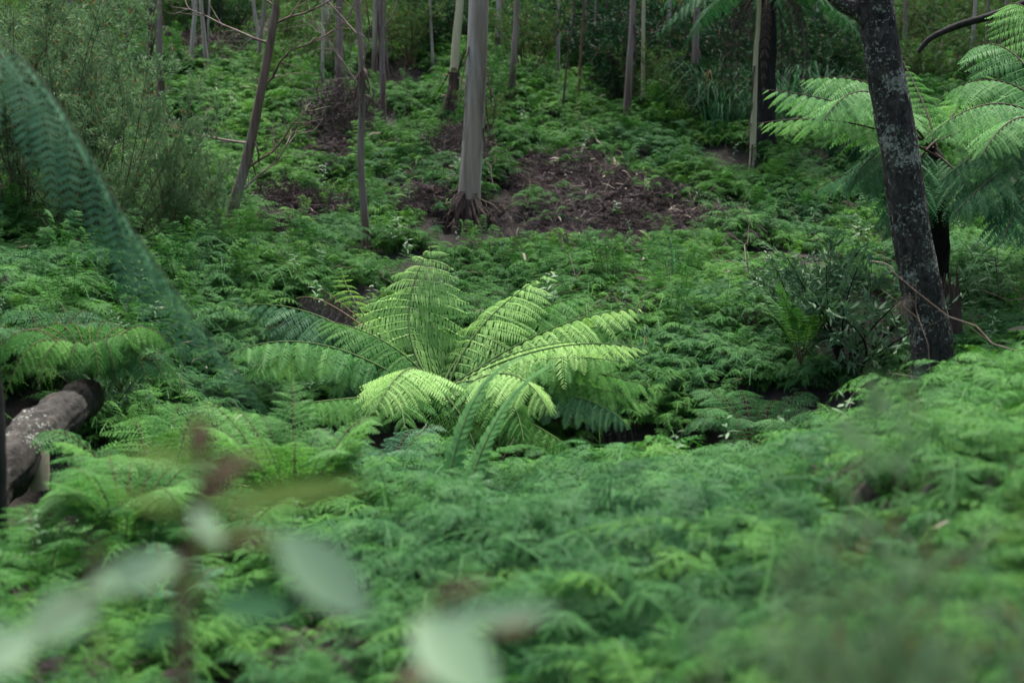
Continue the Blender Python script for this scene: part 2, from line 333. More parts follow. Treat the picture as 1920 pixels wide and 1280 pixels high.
def ground_clump(seed, nf=6, size=.42, hgt=.34, pins=PIN_LO, np_=10, hw=.15, upright=0.0, curl=0):
    rg = np.random.default_rng(seed); g = G()
    for k in range(nf):
        az = 2*pi*(k+rg.random()*.8)/nf; d = np.array([cos(az), sin(az), 0]); r = size*rg.uniform(.7, 1.15); h = hgt*rg.uniform(.75, 1.2)
        off = rg.normal(0, .05, 3)*[1, 1, 0]
        e = off+d*r*(1-.45*upright)+[0, 0, h*(.8+.5*upright)-.12*r]
        p = curve3(off, off+d*r*(.38-.2*upright)+[0, 0, h*(.92+.1*upright)], e, 9)
        bake_frond(g, p, pins, np_, hw*rg.uniform(.8, 1.15), start=.32, upmix=.55, fan=.35, sag=.12+curl, seed=seed*31+k, jit=.12,
                   prof=lambda q: max(.03, (1-q)**.75*min(1, .75+q)))
        T = norm(np.gradient(p, axis=0)); sd_ = norm(np.cross(T, [0, 0, 1.]))*.0035
        V = np.concatenate([p+sd_, p-sd_]); kk = np.arange(8)[:, None]; g.add(V, np.concatenate([kk+[0, 1, 10], kk+[0, 10, 9]]))
    return g

def scatter(name, pts, rots, scl, idx, meshes, label, kind='stuff'):
    hid = bpy.data.collections.new(name+'_sources')
    for k, me in enumerate(meshes):
        so = bpy.data.objects.new('%s_source_%02d' % (name, k), me); hid.objects.link(so)
    me = bpy.data.meshes.new(name); me.vertices.add(len(pts)); me.vertices.foreach_set('co', np.asarray(pts, np.float32).ravel())
    at = me.attributes.new('rot', 'FLOAT_VECTOR', 'POINT'); at.data.foreach_set('vector', np.asarray(rots, np.float32).ravel())
    at = me.attributes.new('scl', 'FLOAT', 'POINT'); at.data.foreach_set('value', np.asarray(scl, np.float32))
    at = me.attributes.new('idx', 'INT', 'POINT'); at.data.foreach_set('value', np.asarray(idx, np.int32))
    me.update(); o = ob(name, me, label=label, kind=kind)
    ng = bpy.data.node_groups.new(name, 'GeometryNodeTree')
    ng.interface.new_socket('Geometry', in_out='INPUT', socket_type='NodeSocketGeometry'); ng.interface.new_socket('Geometry', in_out='OUTPUT', socket_type='NodeSocketGeometry')
    a = ng.nodes.new('NodeGroupInput'); z = ng.nodes.new('NodeGroupOutput'); ci = ng.nodes.new('GeometryNodeCollectionInfo'); ip = ng.nodes.new('GeometryNodeInstanceOnPoints')
    ci.inputs['Collection'].default_value = hid; ci.inputs['Separate Children'].default_value = True; ci.inputs['Reset Children'].default_value = True
    def na(nm, ty):
        q = ng.nodes.new('GeometryNodeInputNamedAttribute'); q.data_type = ty; q.inputs['Name'].default_value = nm; return q.outputs['Attribute']
    ip.inputs['Pick Instance'].default_value = True
    K = ng.links; K.new(a.outputs[0], ip.inputs['Points']); K.new(ci.outputs[0], ip.inputs['Instance']); K.new(na('idx', 'INT'), ip.inputs['Instance Index'])
    e2r = ng.nodes.new('FunctionNodeEulerToRotation'); K.new(na('rot', 'FLOAT_VECTOR'), e2r.inputs[0]); K.new(e2r.outputs[0], ip.inputs['Rotation'])
    K.new(na('scl', 'FLOAT'), ip.inputs['Scale']); K.new(ip.outputs[0], z.inputs[0])
    md = o.modifiers.new('scatter', 'NODES'); md.node_group = ng; return o

# ------------------------------------------------------------------ where the fern carpet, the brown patch and the bare hollows are
def ell(u, v, cu, cv, a, b, rot=0):
    c_, s_ = cos(rot), sin(rot); x = (u-cu)*c_+(v-cv)*s_; y = -(u-cu)*s_+(v-cv)*c_
    return 1-np.sqrt((x/a)**2+(y/b)**2)
def brownness(u, v, x, y):
    b = np.maximum.reduce([ell(u, v, 1150, 340, 260, 85, .18), ell(u, v, 1090, 285, 130, 50), ell(u, v, 930, 385, 140, 52), ell(u, v, 1300, 385, 130, 40, -.1), ell(u, v, 540, 372, 95, 28), ell(u, v, 790, 345, 85, 34), ell(u, v, 640, 245, 60, 55), ell(u, v, 860, 265, 80, 45), ell(u, v, 340, 80, 60, 40), ell(u, v, 1130, 415, 120, 30)])
    b = np.maximum(b, np.where(y < 5.5, np.maximum(ell(u, v, 660, 1170, 230, 60, .1), ell(u, v, 60, 1230, 160, 70))*1.1, -9)); return b*1.6+(fbm(x*1.3+3, y*1.1+9, 4)-.5)*2.0
def bare(u, v, x, y):
    return np.maximum.reduce([ell(u, v, 1435, 780, 105, 95), ell(u, v, 90, 880, 150, 110, -.4), ell(u, v, 110, 715, 120, 40), ell(u, v, 1010, 860, 130, 60), ell(u, v, 1600, 570, 110, 80)])

pts = []; 
def sample(y0, y1, dens, um=300):
    n = int(dens*(y1*y1-y0*y0)/2*(1920+2*um)/FPX); y = np.sqrt(RNG.uniform(y0*y0, y1*y1, n)); u = RNG.uniform(-um, 1920+um, n)
    x = (u-960)/FPX*y/ cos(PITCH); return x, y
bands = [(1.9, 7.5, 165, .82), (7.5, 13, 170, .62), (13, 24, 110, .6), (24, 40, 12, 1.6), (40, 80, 3, 3.2)]
GX = []; 
for y0, y1, dn, sc in bands:
    x, y = sample(y0, y1, dn); GX.append(np.stack([x, y, np.full(len(x), sc)], -1))
GX = np.concatenate(GX); x, y, sc = GX.T; z = H(x, y)
u, v = project(np.stack([x, y, z+.2], -1))
br = brownness(u, v, x, y); ba = bare(u, v, x, y)
for px_, py_, pr, pd_ in PITS: ba = np.maximum(ba, 1-np.hypot(x-px_, (y-py_)*.8)/(pr*1.25))
gap = fbm(x*1.3+50, y*1.1+7)           # small natural openings in the carpet
keep = (ba < .05) & ~((gap < .36) & (y > 8) & (y < 30)) & ~((gap < .31) & (y <= 8))
farp = (y > 9) | ((y < 5.5) & (u < 1050)); pr_ = np.clip((br-.34)/.3, 0, 1); isdead = (RNG.random(len(x)) < pr_) & keep & farp & (y < 24); green = keep & ~(farp & (RNG.random(len(x)) < pr_*.9))
sz = sc*(.45+1.05*fbm(x*.9+11, y*.9+3))*RNG.uniform(.7, 1.3, len(x))
sz = np.where(y < 7.5, sz*.85, sz)
def rots(n, tilt=.22): return np.stack([RNG.normal(0, tilt, n), RNG.normal(0, tilt, n), RNG.uniform(0, 2*pi, n)], -1)
cl = [ground_clump(100+k, nf=6+k % 2, size=.42+.03*(k % 3), hgt=.30+.03*(k % 4), hw=.14+.01*(k % 3)).mesh('carpet_fern', M['carpet']) for k in range(7)]
clv = [ground_clump(140+k, nf=5, size=.30, hgt=.62, hw=.13, np_=12, upright=.7).mesh('tall_bracken', M['carpet']) for k in range(3)]
clw = [ground_clump(150+k, nf=9, size=.30, hgt=.24, hw=.10, np_=9, curl=.05).mesh('fine_carpet_fern', M['carpet_light']) for k in range(3)]
cld = [ground_clump(160+k, nf=5, size=.36, hgt=.30, hw=.11, curl=.9).mesh('withered_fern', M['deadfern']) for k in range(2)]
clb = [ground_clump(120+k, nf=6, size=.44, hgt=.34, hw=.16, curl=.1).mesh('carpet_fern_cool', M['carpet_blue']) for k in range(4)]
srcs = cl+clb+clv+clw+cld
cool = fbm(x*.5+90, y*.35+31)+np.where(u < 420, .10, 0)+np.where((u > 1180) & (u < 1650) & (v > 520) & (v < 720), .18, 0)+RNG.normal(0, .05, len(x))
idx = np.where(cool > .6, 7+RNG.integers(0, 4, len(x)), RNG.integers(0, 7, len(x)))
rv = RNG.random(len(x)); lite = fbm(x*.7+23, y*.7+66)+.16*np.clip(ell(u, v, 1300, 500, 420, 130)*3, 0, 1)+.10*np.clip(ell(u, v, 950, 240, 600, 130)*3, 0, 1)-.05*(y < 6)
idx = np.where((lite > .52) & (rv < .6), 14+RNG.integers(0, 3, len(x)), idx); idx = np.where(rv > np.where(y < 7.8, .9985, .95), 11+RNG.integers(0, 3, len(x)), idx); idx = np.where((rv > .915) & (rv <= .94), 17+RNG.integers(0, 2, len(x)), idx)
dc0 = np.hypot(x-(825-960)/FPX*10.4, y-10.1); near0 = dc0 < 1.9; dh = np.hypot(x-PITS[0][0], y-PITS[0][1]); near1 = (dh < 2.3)
sz = np.where(near0 | near1, np.minimum(sz, .62), sz); idx = np.where((near0 | near1) & (idx > 10) & (idx < 14), RNG.integers(0, 7, len(x)), idx)
green &= ~(dc0 < .75)
g_ = green
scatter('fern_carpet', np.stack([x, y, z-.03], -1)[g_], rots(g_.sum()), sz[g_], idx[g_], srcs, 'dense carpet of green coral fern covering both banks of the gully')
dc = []
for k in range(5):
    gg = ground_clump(200+k, nf=7, size=.32, hgt=.17, hw=.10, curl=.5); dc.append(gg.mesh('dead_fern', M['deadfern']))
for k in range(3):
    rg = np.random.default_rng(220+k); n_ = 230; p0 = rg.normal(0, .17, (n_, 3))*[1, 1, .0]+[0, 0, .02]; a_ = norm(rg.normal(0, 1, (n_, 3))*[1, 1, .6]+[0, 0, .35]); s_ = norm(np.cross(a_, rg.normal(0, 1, (n_, 3)))); L_ = rg.uniform(.06, .22, (n_, 1))
    V = np.stack([p0-s_*.003, p0+s_*.003, p0+a_*L_*.6+s_*.0025-[0, 0, .01], p0+a_*L_-[0, 0, .05]*L_/.2], 1).reshape(-1, 3); q_ = np.arange(n_)[:, None]*4
    dc.append(G().add(V, np.concatenate([q_+[0, 1, 2], q_+[0, 2, 3]])).mesh('dead_fern_stalks', M['deadfern']))
dd = isdead; n2 = dd.sum(); rep = 6
pd = np.repeat(np.stack([x, y, z-.02], -1)[dd], rep, 0)+RNG.normal(0, .12, (n2*rep, 3))*[1, 1, .15]
scatter('dead_fern_litter', pd, rots(len(pd), .35), np.repeat(sz[dd], rep)*RNG.uniform(.55, 1.05, len(pd)), RNG.integers(0, 8, len(pd)), dc, 'patch of purplish brown dead fern on the far slope')
# pale strips of shed bark and gum leaves lying about
def litter_leaf(seed, L_=.13, w_=.022):
    rg = np.random.default_rng(seed); t = np.linspace(0, 1, 7); c = np.stack([(t-.5)*L_, .03*np.sin(t*pi)*rg.uniform(-1, 1)*np.ones(7), .012*np.sin(t*5)+.02], -1); r = w_/2*np.sin(np.clip(t, .04, .97)*pi)**.7
    V = np.concatenate([c+np.stack([0*t, r, .3*r], -1), c-np.stack([0*t, r, .2*r], -1)]); k = np.arange(6)[:, None]
    return G().add(V, np.concatenate([k+[0, 1, 8], k+[0, 8, 7]])).mesh('dry_leaf', M['tan'])
ll = [litter_leaf(k, .1+.05*(k % 3), .016+.007*(k % 2)) for k in range(5)]
kk = RNG.choice(np.where(isdead | (RNG.random(len(x)) < .03))[0], 900); pl = np.stack([x, y, z+.13+.13*(~isdead)], -1)[kk]+RNG.normal(0, .15, (900, 3))*[1, 1, .2]
scatter('fallen_gum_leaves', pl, RNG.normal(0, .5, (900, 3))+np.stack([np.zeros(900), np.zeros(900), RNG.uniform(0, 6.3, 900)], -1), RNG.uniform(.35, 1.15, 900)*np.where(pl[:, 1] < 8, .4, 1), RNG.integers(0, 5, 900), ll, 'dry tan gum leaves and bark strips scattered over the ferns')
# dead twigs
tw = []
for k in range(4):
    rg = np.random.default_rng(300+k); g = G(); p = np.cumsum(np.concatenate([[[0, 0, 0]], rg.normal(0, .04, (6, 3))+[.11, 0, .02]]), 0); g.join(tube(p, np.linspace(.004, .0015, 7), 4, cap=False))
    for q_ in (2, 4): g.join(tube([p[q_], p[q_]+rg.normal(0, .08, 3)+[.1, .1, .05]], [.002, .001], 3, cap=False))
    tw.append(g.mesh('dead_twig', M['gumpink']))
kk = RNG.choice(np.where((y > 7) & (y < 26))[0], 420); pl = np.stack([x, y, z+.16], -1)[kk]
scatter('fallen_twigs', pl, RNG.normal(0, .4, (420, 3))+np.stack([np.zeros(420), np.zeros(420), RNG.uniform(0, 6.3, 420)], -1), RNG.uniform(.6, 1.5, 420), RNG.integers(0, 4, 420), tw, 'thin dead twigs lying among the ferns')
# small broad-leaved seedlings poking through the carpet
def leafblade(base, d, L_, w_, up=(0, 0, 1.), curl=.15, n=5):
    d = norm(d); s_ = norm(np.cross(d, up)); nn = np.cross(s_, d); t = np.linspace(0, 1, n); r = w_/2*(np.sin(np.clip(t, .03, .985)*pi)**.8)
    c = base+d*(t*L_)[:, None]-nn*(curl*L_*t*t)[:, None]
    V = np.concatenate([c+s_*r[:, None]+nn*(r*.25)[:, None], c, c-s_*r[:, None]+nn*(r*.25)[:, None]]); k = np.arange(n-1)[:, None]
    return V, np.concatenate([k+[0, 1, n+1, n], k+[n, n+1, 2*n+1, 2*n]])
sl = []
for k in range(5):
    rg = np.random.default_rng(330+k); g = G(); h = .3+.08*k; g.join(tube([[0, 0, 0], [.01, .02, h*.6], [.03, .0, h]], .0025, 3, cap=False))
    for q_ in range(8+k):
        az = q_*2.4; zz = h*(.45+.55*q_/(8+k)); g.add(*leafblade(np.array([.02*q_/9, 0, zz]), [cos(az), sin(az), rg.uniform(-.1, .6)], rg.uniform(.05, .1), rg.uniform(.014, .026)))
    sl.append(g.mesh('seedling', M['broad']))
kk = RNG.choice(np.where((y > 4.6) & (y < 18) & (ba < .4))[0], 420); pl = np.stack([x, y, z+.05], -1)[kk]
scatter('broadleaf_seedlings', pl, rots(420, .25), RNG.uniform(.4, .85, 420), RNG.integers(0, 5, 420), sl, 'small broad leaved seedlings poking up through the fern carpet')

# ------------------------------------------------------------------ tree ferns
PIN_ME = {}
def pin_mesh(k, mat):
    if (k, mat) not in PIN_ME: PIN_ME[(k, mat)] = PIN_HI[k].mesh('pinna', M[mat])
    return PIN_ME[(k, mat)]
def to_obj_matrix(R, t, l):
    from mathutils import Matrix
    m = Matrix.Identity(4)
    for a in range(3):
        for b_ in range(3): m[a][b_] = float(R[a, b_]*l)
        m[a][3] = float(t[a])
    return m
def tree_fern_frond(parent, org, a, b, c, halfw, n, mat, seed, split=True, rmat='rachis', label=None, r0=.011, **k):
    path = curve3(a, b, c, 22)-org
    rg = G().join(tube(path, np.linspace(r0, .0025, 22), 5))
    if split:
        fr = ob('frond', rg.mesh('frond', M[rmat], True), parent, label)
        for i_, (R, t, l) in enumerate(frond_frames(path, n, halfw, seed=seed, **k)):
            if l < .015: continue
            if RNG.random() < .03: continue
            p = ob('pinna', pin_mesh(int(RNG.integers(0, 4)), mat), fr); p.matrix_local = to_obj_matrix(R, t, l)
    else:
        fr = ob('frond', rg.mesh('frond', M[rmat], True), parent, label)
        g = G(); bake_frond(g, path, PIN_HI, n, halfw, seed=seed, **k); ob('pinnae', g.mesh('pinnae', M[mat]), fr)['kind'] = 'stuff'
    return fr

C0 = P(825, 745, 10.4)
cf = thing('tree_fern', 'large bright green tree fern spreading its fronds in the middle of the gully', 'tree fern', C0)
gz = float(H(C0[0], C0[1]))
ob('trunk', tube(np.array([[0, .05, gz-C0[2]-.1], [0, .02, (gz-C0[2])/2], [0, 0, .03]]), [.13, .11, .09], 14, rough=.15, seed=3).mesh('trunk', M['black']), cf)
fr_list = [  # mid, tip, half width, pairs, material
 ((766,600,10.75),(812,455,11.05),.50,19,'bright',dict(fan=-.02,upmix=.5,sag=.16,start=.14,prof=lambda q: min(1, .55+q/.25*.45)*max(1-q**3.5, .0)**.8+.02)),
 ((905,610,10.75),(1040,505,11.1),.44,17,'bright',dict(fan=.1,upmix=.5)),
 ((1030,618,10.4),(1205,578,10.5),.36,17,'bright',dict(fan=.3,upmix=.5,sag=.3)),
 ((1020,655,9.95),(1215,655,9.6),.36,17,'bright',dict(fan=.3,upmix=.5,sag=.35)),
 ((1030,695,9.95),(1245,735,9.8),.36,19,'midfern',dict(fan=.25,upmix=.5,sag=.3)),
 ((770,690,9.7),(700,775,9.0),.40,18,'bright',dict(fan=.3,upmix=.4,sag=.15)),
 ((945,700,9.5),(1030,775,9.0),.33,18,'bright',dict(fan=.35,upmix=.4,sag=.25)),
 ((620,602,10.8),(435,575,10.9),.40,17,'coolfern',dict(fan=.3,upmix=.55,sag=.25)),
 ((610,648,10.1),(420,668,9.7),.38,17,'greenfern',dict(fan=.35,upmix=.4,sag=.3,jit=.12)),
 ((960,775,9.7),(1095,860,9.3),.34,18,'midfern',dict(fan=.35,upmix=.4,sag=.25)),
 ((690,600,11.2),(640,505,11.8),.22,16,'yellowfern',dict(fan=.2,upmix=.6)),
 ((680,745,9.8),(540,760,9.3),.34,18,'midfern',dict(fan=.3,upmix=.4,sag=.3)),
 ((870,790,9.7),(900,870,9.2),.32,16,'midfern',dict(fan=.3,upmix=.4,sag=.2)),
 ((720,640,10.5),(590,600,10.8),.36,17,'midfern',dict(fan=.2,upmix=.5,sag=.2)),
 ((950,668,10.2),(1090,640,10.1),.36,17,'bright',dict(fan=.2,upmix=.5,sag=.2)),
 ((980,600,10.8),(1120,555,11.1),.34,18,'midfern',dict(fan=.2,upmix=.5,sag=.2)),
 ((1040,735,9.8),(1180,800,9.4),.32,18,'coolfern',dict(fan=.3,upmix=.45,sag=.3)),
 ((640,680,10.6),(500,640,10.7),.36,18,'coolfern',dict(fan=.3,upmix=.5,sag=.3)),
]
for k, (b_, c_, hw, n_, mt, kw) in enumerate(fr_list):
    lab = {'yellowfern': 'young yellow green frond', 'coolfern': 'bluish green frond with shade in its leaf colour'}.get(mt)
    if k == 0: lab = 'tall upright brightest frond with ladder of leaflets'
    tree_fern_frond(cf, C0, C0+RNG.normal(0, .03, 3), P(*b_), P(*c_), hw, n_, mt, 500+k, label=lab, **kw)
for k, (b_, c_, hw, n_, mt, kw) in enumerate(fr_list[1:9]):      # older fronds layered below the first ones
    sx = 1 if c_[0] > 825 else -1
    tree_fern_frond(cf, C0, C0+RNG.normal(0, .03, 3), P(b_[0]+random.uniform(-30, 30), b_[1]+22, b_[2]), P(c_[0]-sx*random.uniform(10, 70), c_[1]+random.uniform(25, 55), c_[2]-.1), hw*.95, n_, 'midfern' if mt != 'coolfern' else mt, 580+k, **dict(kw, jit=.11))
for k, (b_, c_) in enumerate([((650,590,11.0),(555,560,11.2)), ((1080,770,10.2),(1200,800,10.2)), ((700,620,11.1),(600,540,11.3))]):
    tree_fern_frond(cf, C0, C0, P(*b_), P(*c_), .3, 15, 'deadfern', 560+k, split=False, rmat='redstem', label='dead brown drooping frond', sag=1.2, upmix=.2)

# two tree ferns at the right, behind the black trunk
def right_fern(C, label, base, rl, sd0, splits):
    rf = thing('tree_fern', label, 'tree fern', C); bz = float(H(C[0]+base, C[1]))
    ob('trunk', tube(spline([[base, .15, bz-C[2]-.1], [base*.9, .1, (bz-C[2])*.6], [base*.4, .05, -.25], [0, 0, .02]], 14), np.concatenate([np.linspace(.16, .11, 11), [.09, .06, .025]]), 16, rough=.18, seed=4).mesh('trunk', M['black']), rf)
    for k, (b_, c_, hw, n_, mt, kw) in enumerate(rl):
        tree_fern_frond(rf, C, C+RNG.normal(0, .03, 3), P(*b_), P(*c_), hw, n_, mt, sd0+k, split=k in splits, rmat='stipe', upmix=kw.pop('upmix', .5), **kw)
CA = P(1752, 282, 11.3)
right_fern(CA, 'tree fern just behind the leaning black trunk, its fronds reaching left over the slope', .05, [
 ((1610,205,11.0),(1432,168,10.9),.40,18,'greenfern',dict(sag=.35,fan=.5)),
 ((1650,165,11.5),(1500,150,11.9),.42,18,'greenfern',dict(sag=.3,fan=.4)),
 ((1640,175,10.6),(1545,225,10.0),.46,18,'greenfern',dict(sag=.2,fan=.5)),
 ((1600,232,10.7),(1422,232,10.4),.34,17,'midfern',dict(sag=.3,fan=.5)),
 ((1660,280,11.2),(1600,340,11.0),.46,17,'coolfern',dict(sag=.3,fan=.6)),
 ((1650,300,11.9),(1520,360,12.3),.36,17,'coolfern',dict(sag=.4,fan=.5)),
 ((1700,340,10.9),(1690,440,10.7),.40,16,'coolfern',dict(sag=.3,fan=.4)),
 ((1735,205,11.6),(1690,110,12.2),.30,16,'midfern',dict(sag=.2,fan=.3)),
 ((1790,210,11.9),(1850,130,12.6),.40,17,'midfern',dict(sag=.2,fan=.3)),
 ((1680,230,12.0),(1600,190,12.8),.42,17,'midfern',dict(sag=.3,fan=.4)),
 ((1820,240,11.6),(1900,220,11.9),.40,17,'midfern',dict(sag=.3,fan=.4)),
 ((1800,330,11.0),(1850,400,10.7),.40,16,'coolfern',dict(sag=.3,fan=.4)),
], 600, (0, 1, 2, 3, 4))
CB = P(2010, 285, 10.6)
right_fern(CB, 'tree fern at the right edge whose bright fronds arch in from beyond the frame', .15, [
 ((1880,195,10.3),(1735,262,9.9),.44,19,'greenfern',dict(sag=.2,fan=.4)),
 ((1900,160,10.9),(1770,175,11.0),.44,18,'greenfern',dict(sag=.3,fan=.4)),
 ((1910,110,11.2),(1815,95,11.6),.42,18,'greenfern',dict(sag=.4,fan=.4)),
 ((1950,60,11.4),(1890,10,11.9),.42,18,'midfern',dict(sag=.3,fan=.4)),
 ((1890,265,10.2),(1765,340,9.9),.42,18,'coolfern',dict(sag=.25,fan=.4)),
 ((1900,310,10.0),(1790,400,9.7),.42,18,'coolfern',dict(sag=.2,fan=.4)),
 ((1930,350,9.9),(1880,455,9.5),.40,17,'coolfern',dict(sag=.2,fan=.4)),
 ((1920,220,9.8),(1840,290,9.1),.40,18,'greenfern',dict(sag=.2,fan=.4)),
 ((1990,380,9.9),(1960,520,9.6),.40,17,'coolfern',dict(sag=.2,fan=.4)),
 ((1960,200,11.3),(1880,170,11.9),.44,18,'midfern',dict(sag=.3,fan=.4)),
], 640, (0, 1, 4, 5))

# dark tree fern farther up the slope
b2 = gp(1433, 298, 8); C2 = P(1440, -12, b2[1])
tf = thing('tree_fern', 'tall tree fern with a straight black fibrous trunk beside the cream sapling', 'tree fern', b2)
hh = C2-b2
ob('trunk', tube(spline([[0, 0, -.3], [0, 0, hh[2]*.4], hh*.8, hh], 26), np.linspace(.11, .095, 26), 18, rough=.12, seed=8, ridges=.06).mesh('trunk', M['black']), tf)
for k in range(11):
    az = k*2.4+.4; d = np.array([cos(az), sin(az)*.9, 0]); r = 1.35
    up_ = .35 if k % 3 else .05
    tree_fern_frond(tf, b2, C2, C2+d*r*.5+[0, 0, up_], C2+d*r*(1.0)+[0, 0, -.3-.25*(k % 3 == 0)], .32, 17, 'coolfern', 700+k, split=False, rmat='stipe', sag=.3, upmix=.5)
for k in range(9):
    az = k*.7+.3; d = np.array([cos(az), sin(az), 0])
    tree_fern_frond(tf, b2, C2, C2+d*.42+[0, 0, -.3], C2+d*.42+[0, 0, -1.3], .15, 13, 'deadfern', 730+k, split=False, rmat='stipe', sag=1.2, upmix=.2, label='dead frond hanging against the trunk')
# tree fern growing just outside the frame on the left: its drooping frond crosses the view out of focus
C3 = P(-420, -160, 4.9)
lf = thing('tree_fern', 'dark blue green fern frond drooping across the left edge out of focus', 'tree fern', C3)
z3 = float(H(C3[0], C3[1]))
ob('trunk', tube(np.array([[0, 0, z3-C3[2]-.1], [0, 0, (z3-C3[2])/2], [0, 0, 0]]), [.12, .1, .09], 12, rough=.1).mesh('trunk', M['black']), lf)
def strap(wd=.085):
    t = np.linspace(0, 1, 6); c = np.stack([t, 0*t, -.12*t*t], -1); r = wd*np.sin(np.clip(t*.9+.1, 0, .97)*pi)**.5
    V = np.concatenate([c+np.stack([0*t, r, 0*t], -1), c-np.stack([0*t, r, 0*t], -1)]); k = np.arange(5)[:, None]
    return fuse(G().add(V, np.concatenate([k+[0, 1, 7], k+[0, 7, 6]])))
ST2 = [strap(.16)]
def big_frond(parent, org, path, halfw, n, mat, seed, sag, fan, **k):
    # thrice divided frond: every side branch is itself a feathery frond
    fr = ob('frond', tube(path-org, np.linspace(.005, .0012, len(path)), 6).mesh('frond', M['nearstem'], True), parent)
    for i_, (R, t, l) in enumerate(frond_frames(path-org, n, halfw, seed=seed, sag=sag, fan=fan, **k)):
        if l < .02: continue
        g = G(); p = np.array([t+R[:, 0]*l*q_-np.array([0, 0, .25*l*q_*q_]) for q_ in np.linspace(0, 1, 8)])
        bake_frond(g, p, ST2, max(6, int(l/.021)), l*.16, start=.03, upmix=.3, fan=.3, sag=.1, seed=seed*7+i_, jit=.04)
        g.join(tube(p, np.linspace(.0022, .0006, 8), 4, cap=False))
        ob('pinna', g.mesh('pinna', M[mat]), fr)
p_ = spline([C3, P(-150, -30, 4.7), P(60, 130, 4.5), P(230, 400, 4.35), P(370, 600, 4.25), P(480, 735, 4.2)], 40)
big_frond(lf, C3, p_, .44, 15, 'nearfern', 801, .6, 1.0, upmix=.05, start=.22, prof=lambda q: max(.2, (1-q)**.6*min(1, .7+q*1.5)))
p_ = spline([C3, P(-200, 60, 4.7), P(-90, 230, 4.5), P(-30, 420, 4.4)], 30)
big_frond(lf, C3, p_, .36, 10, 'nearfern', 802, .55, 1.0, upmix=.05, start=.25)
p_ = spline([C3+[0, 0, .05], P(-200, -190, 2.9), P(60, -190, 2.7), P(300, -150, 2.5), P(520, -35, 2.3)], 30)
big_frond(lf, C3, p_, .16, 16, 'yellowfern', 803, .45, .5, upmix=.4, start=.62)
p_ = spline([C3+[0, 0, .05], P(-300, -170, 2.8), P(-120, -110, 2.6), P(30, -12, 2.5)], 20)
big_frond(lf, C3, p_, .14, 12, 'yellowfern', 804, .45, .5, upmix=.4, start=.4)

# ------------------------------------------------------------------ bushes, crowns, grass
def bush(seed, h, spread, nst, ntw, nlf, ll_, lw_, up=.5, droop=0, lean=(0, 0), hollow=0.3, stem_r=.012, twl=.35, curve=.3):
    rg = np.random.default_rng(seed); st = G(); P0 = []; P1 = []
    for k in range(nst):
        az = 2*pi*(k+rg.random())/nst; rr = spread*sqrt(rg.random()); e = np.array([cos(az)*rr+lean[0], sin(az)*rr+lean[1], h*rg.uniform(.62, 1.0)*(1-.25*(rr/spread)**2)])
        b0 = rg.normal(0, .04*spread, 3)*[1, 1, 0]; mdl = (b0+e)/2+rg.normal(0, .07*h, 3)-np.array([e[0], e[1], 0])*curve*.4
        p = curve3(b0, mdl, e, 8); st.join(tube(p, np.linspace(stem_r, stem_r*.25, 8), 5, cap=False))
        for q_ in range(ntw):
            t = rg.uniform(hollow, 1)**.8; i_ = min(int(t*7), 6); a_ = p[i_]+(p[i_+1]-p[i_])*rg.random(); d = norm(rg.normal(0, 1, 3)+[0, 0, up*1.4]); L_ = twl*h*rg.uniform(.35, 1)*(1.15-t*.5)
            b_ = a_+d*L_-np.array([0, 0, droop*L_]); P0.append(a_); P1.append(b_)
            if q_ % 3 == 0: st.join(tube([a_, (a_+b_)/2+rg.normal(0, .03*L_, 3), b_], [stem_r*.3, stem_r*.2, stem_r*.1], 3, cap=False))
    P0 = np.array(P0); P1 = np.array(P1); n = len(P0)*nlf; k = np.repeat(np.arange(len(P0)), nlf); t = rg.uniform(.1, 1.02, n)[:, None]
    b = P0[k]+(P1[k]-P0[k])*t+rg.normal(0, .012*h*.6, (n, 3)); td = norm(P1[k]-P0[k]); d = norm(td*.9+rg.normal(0, .55, (n, 3))+[0, 0, up*.4-droop])
    s_ = norm(np.cross(d, rg.normal(0, 1, (n, 3)))); nn = np.cross(s_, d); L_ = ll_*rg.uniform(.6, 1.3, n)[:, None]; W_ = lw_*rg.uniform(.7, 1.2, n)[:, None]
    V = np.stack([b, b+d*L_*.45+s_*W_/2+nn*W_*.15, b+d*L_-nn*W_*.2, b+d*L_*.45-s_*W_/2+nn*W_*.15], 1).reshape(-1, 3); q = np.arange(n)[:, None]*4
    return st, G().add(V, np.concatenate([q+[0, 1, 2], q+[0, 2, 3]]))
BM = {}
def bushmesh(key, lm, sm='stem', **k):
    if key not in BM:
        a, b = bush(**k); BM[key] = (a.mesh('stems', M[sm]), b.mesh('foliage', M[lm]))
    return BM[key]
def place_bush(name, meshes, loc, scale, rz, label, cat, group=None):
    t = thing(name, label, cat, loc, group); t.scale = (scale,)*3 if np.isscalar(scale) else scale; t.rotation_euler = (0, 0, rz)
    ob('stems', meshes[0], t); f = ob('foliage', meshes[1], t); f['kind'] = 'stuff'; return t

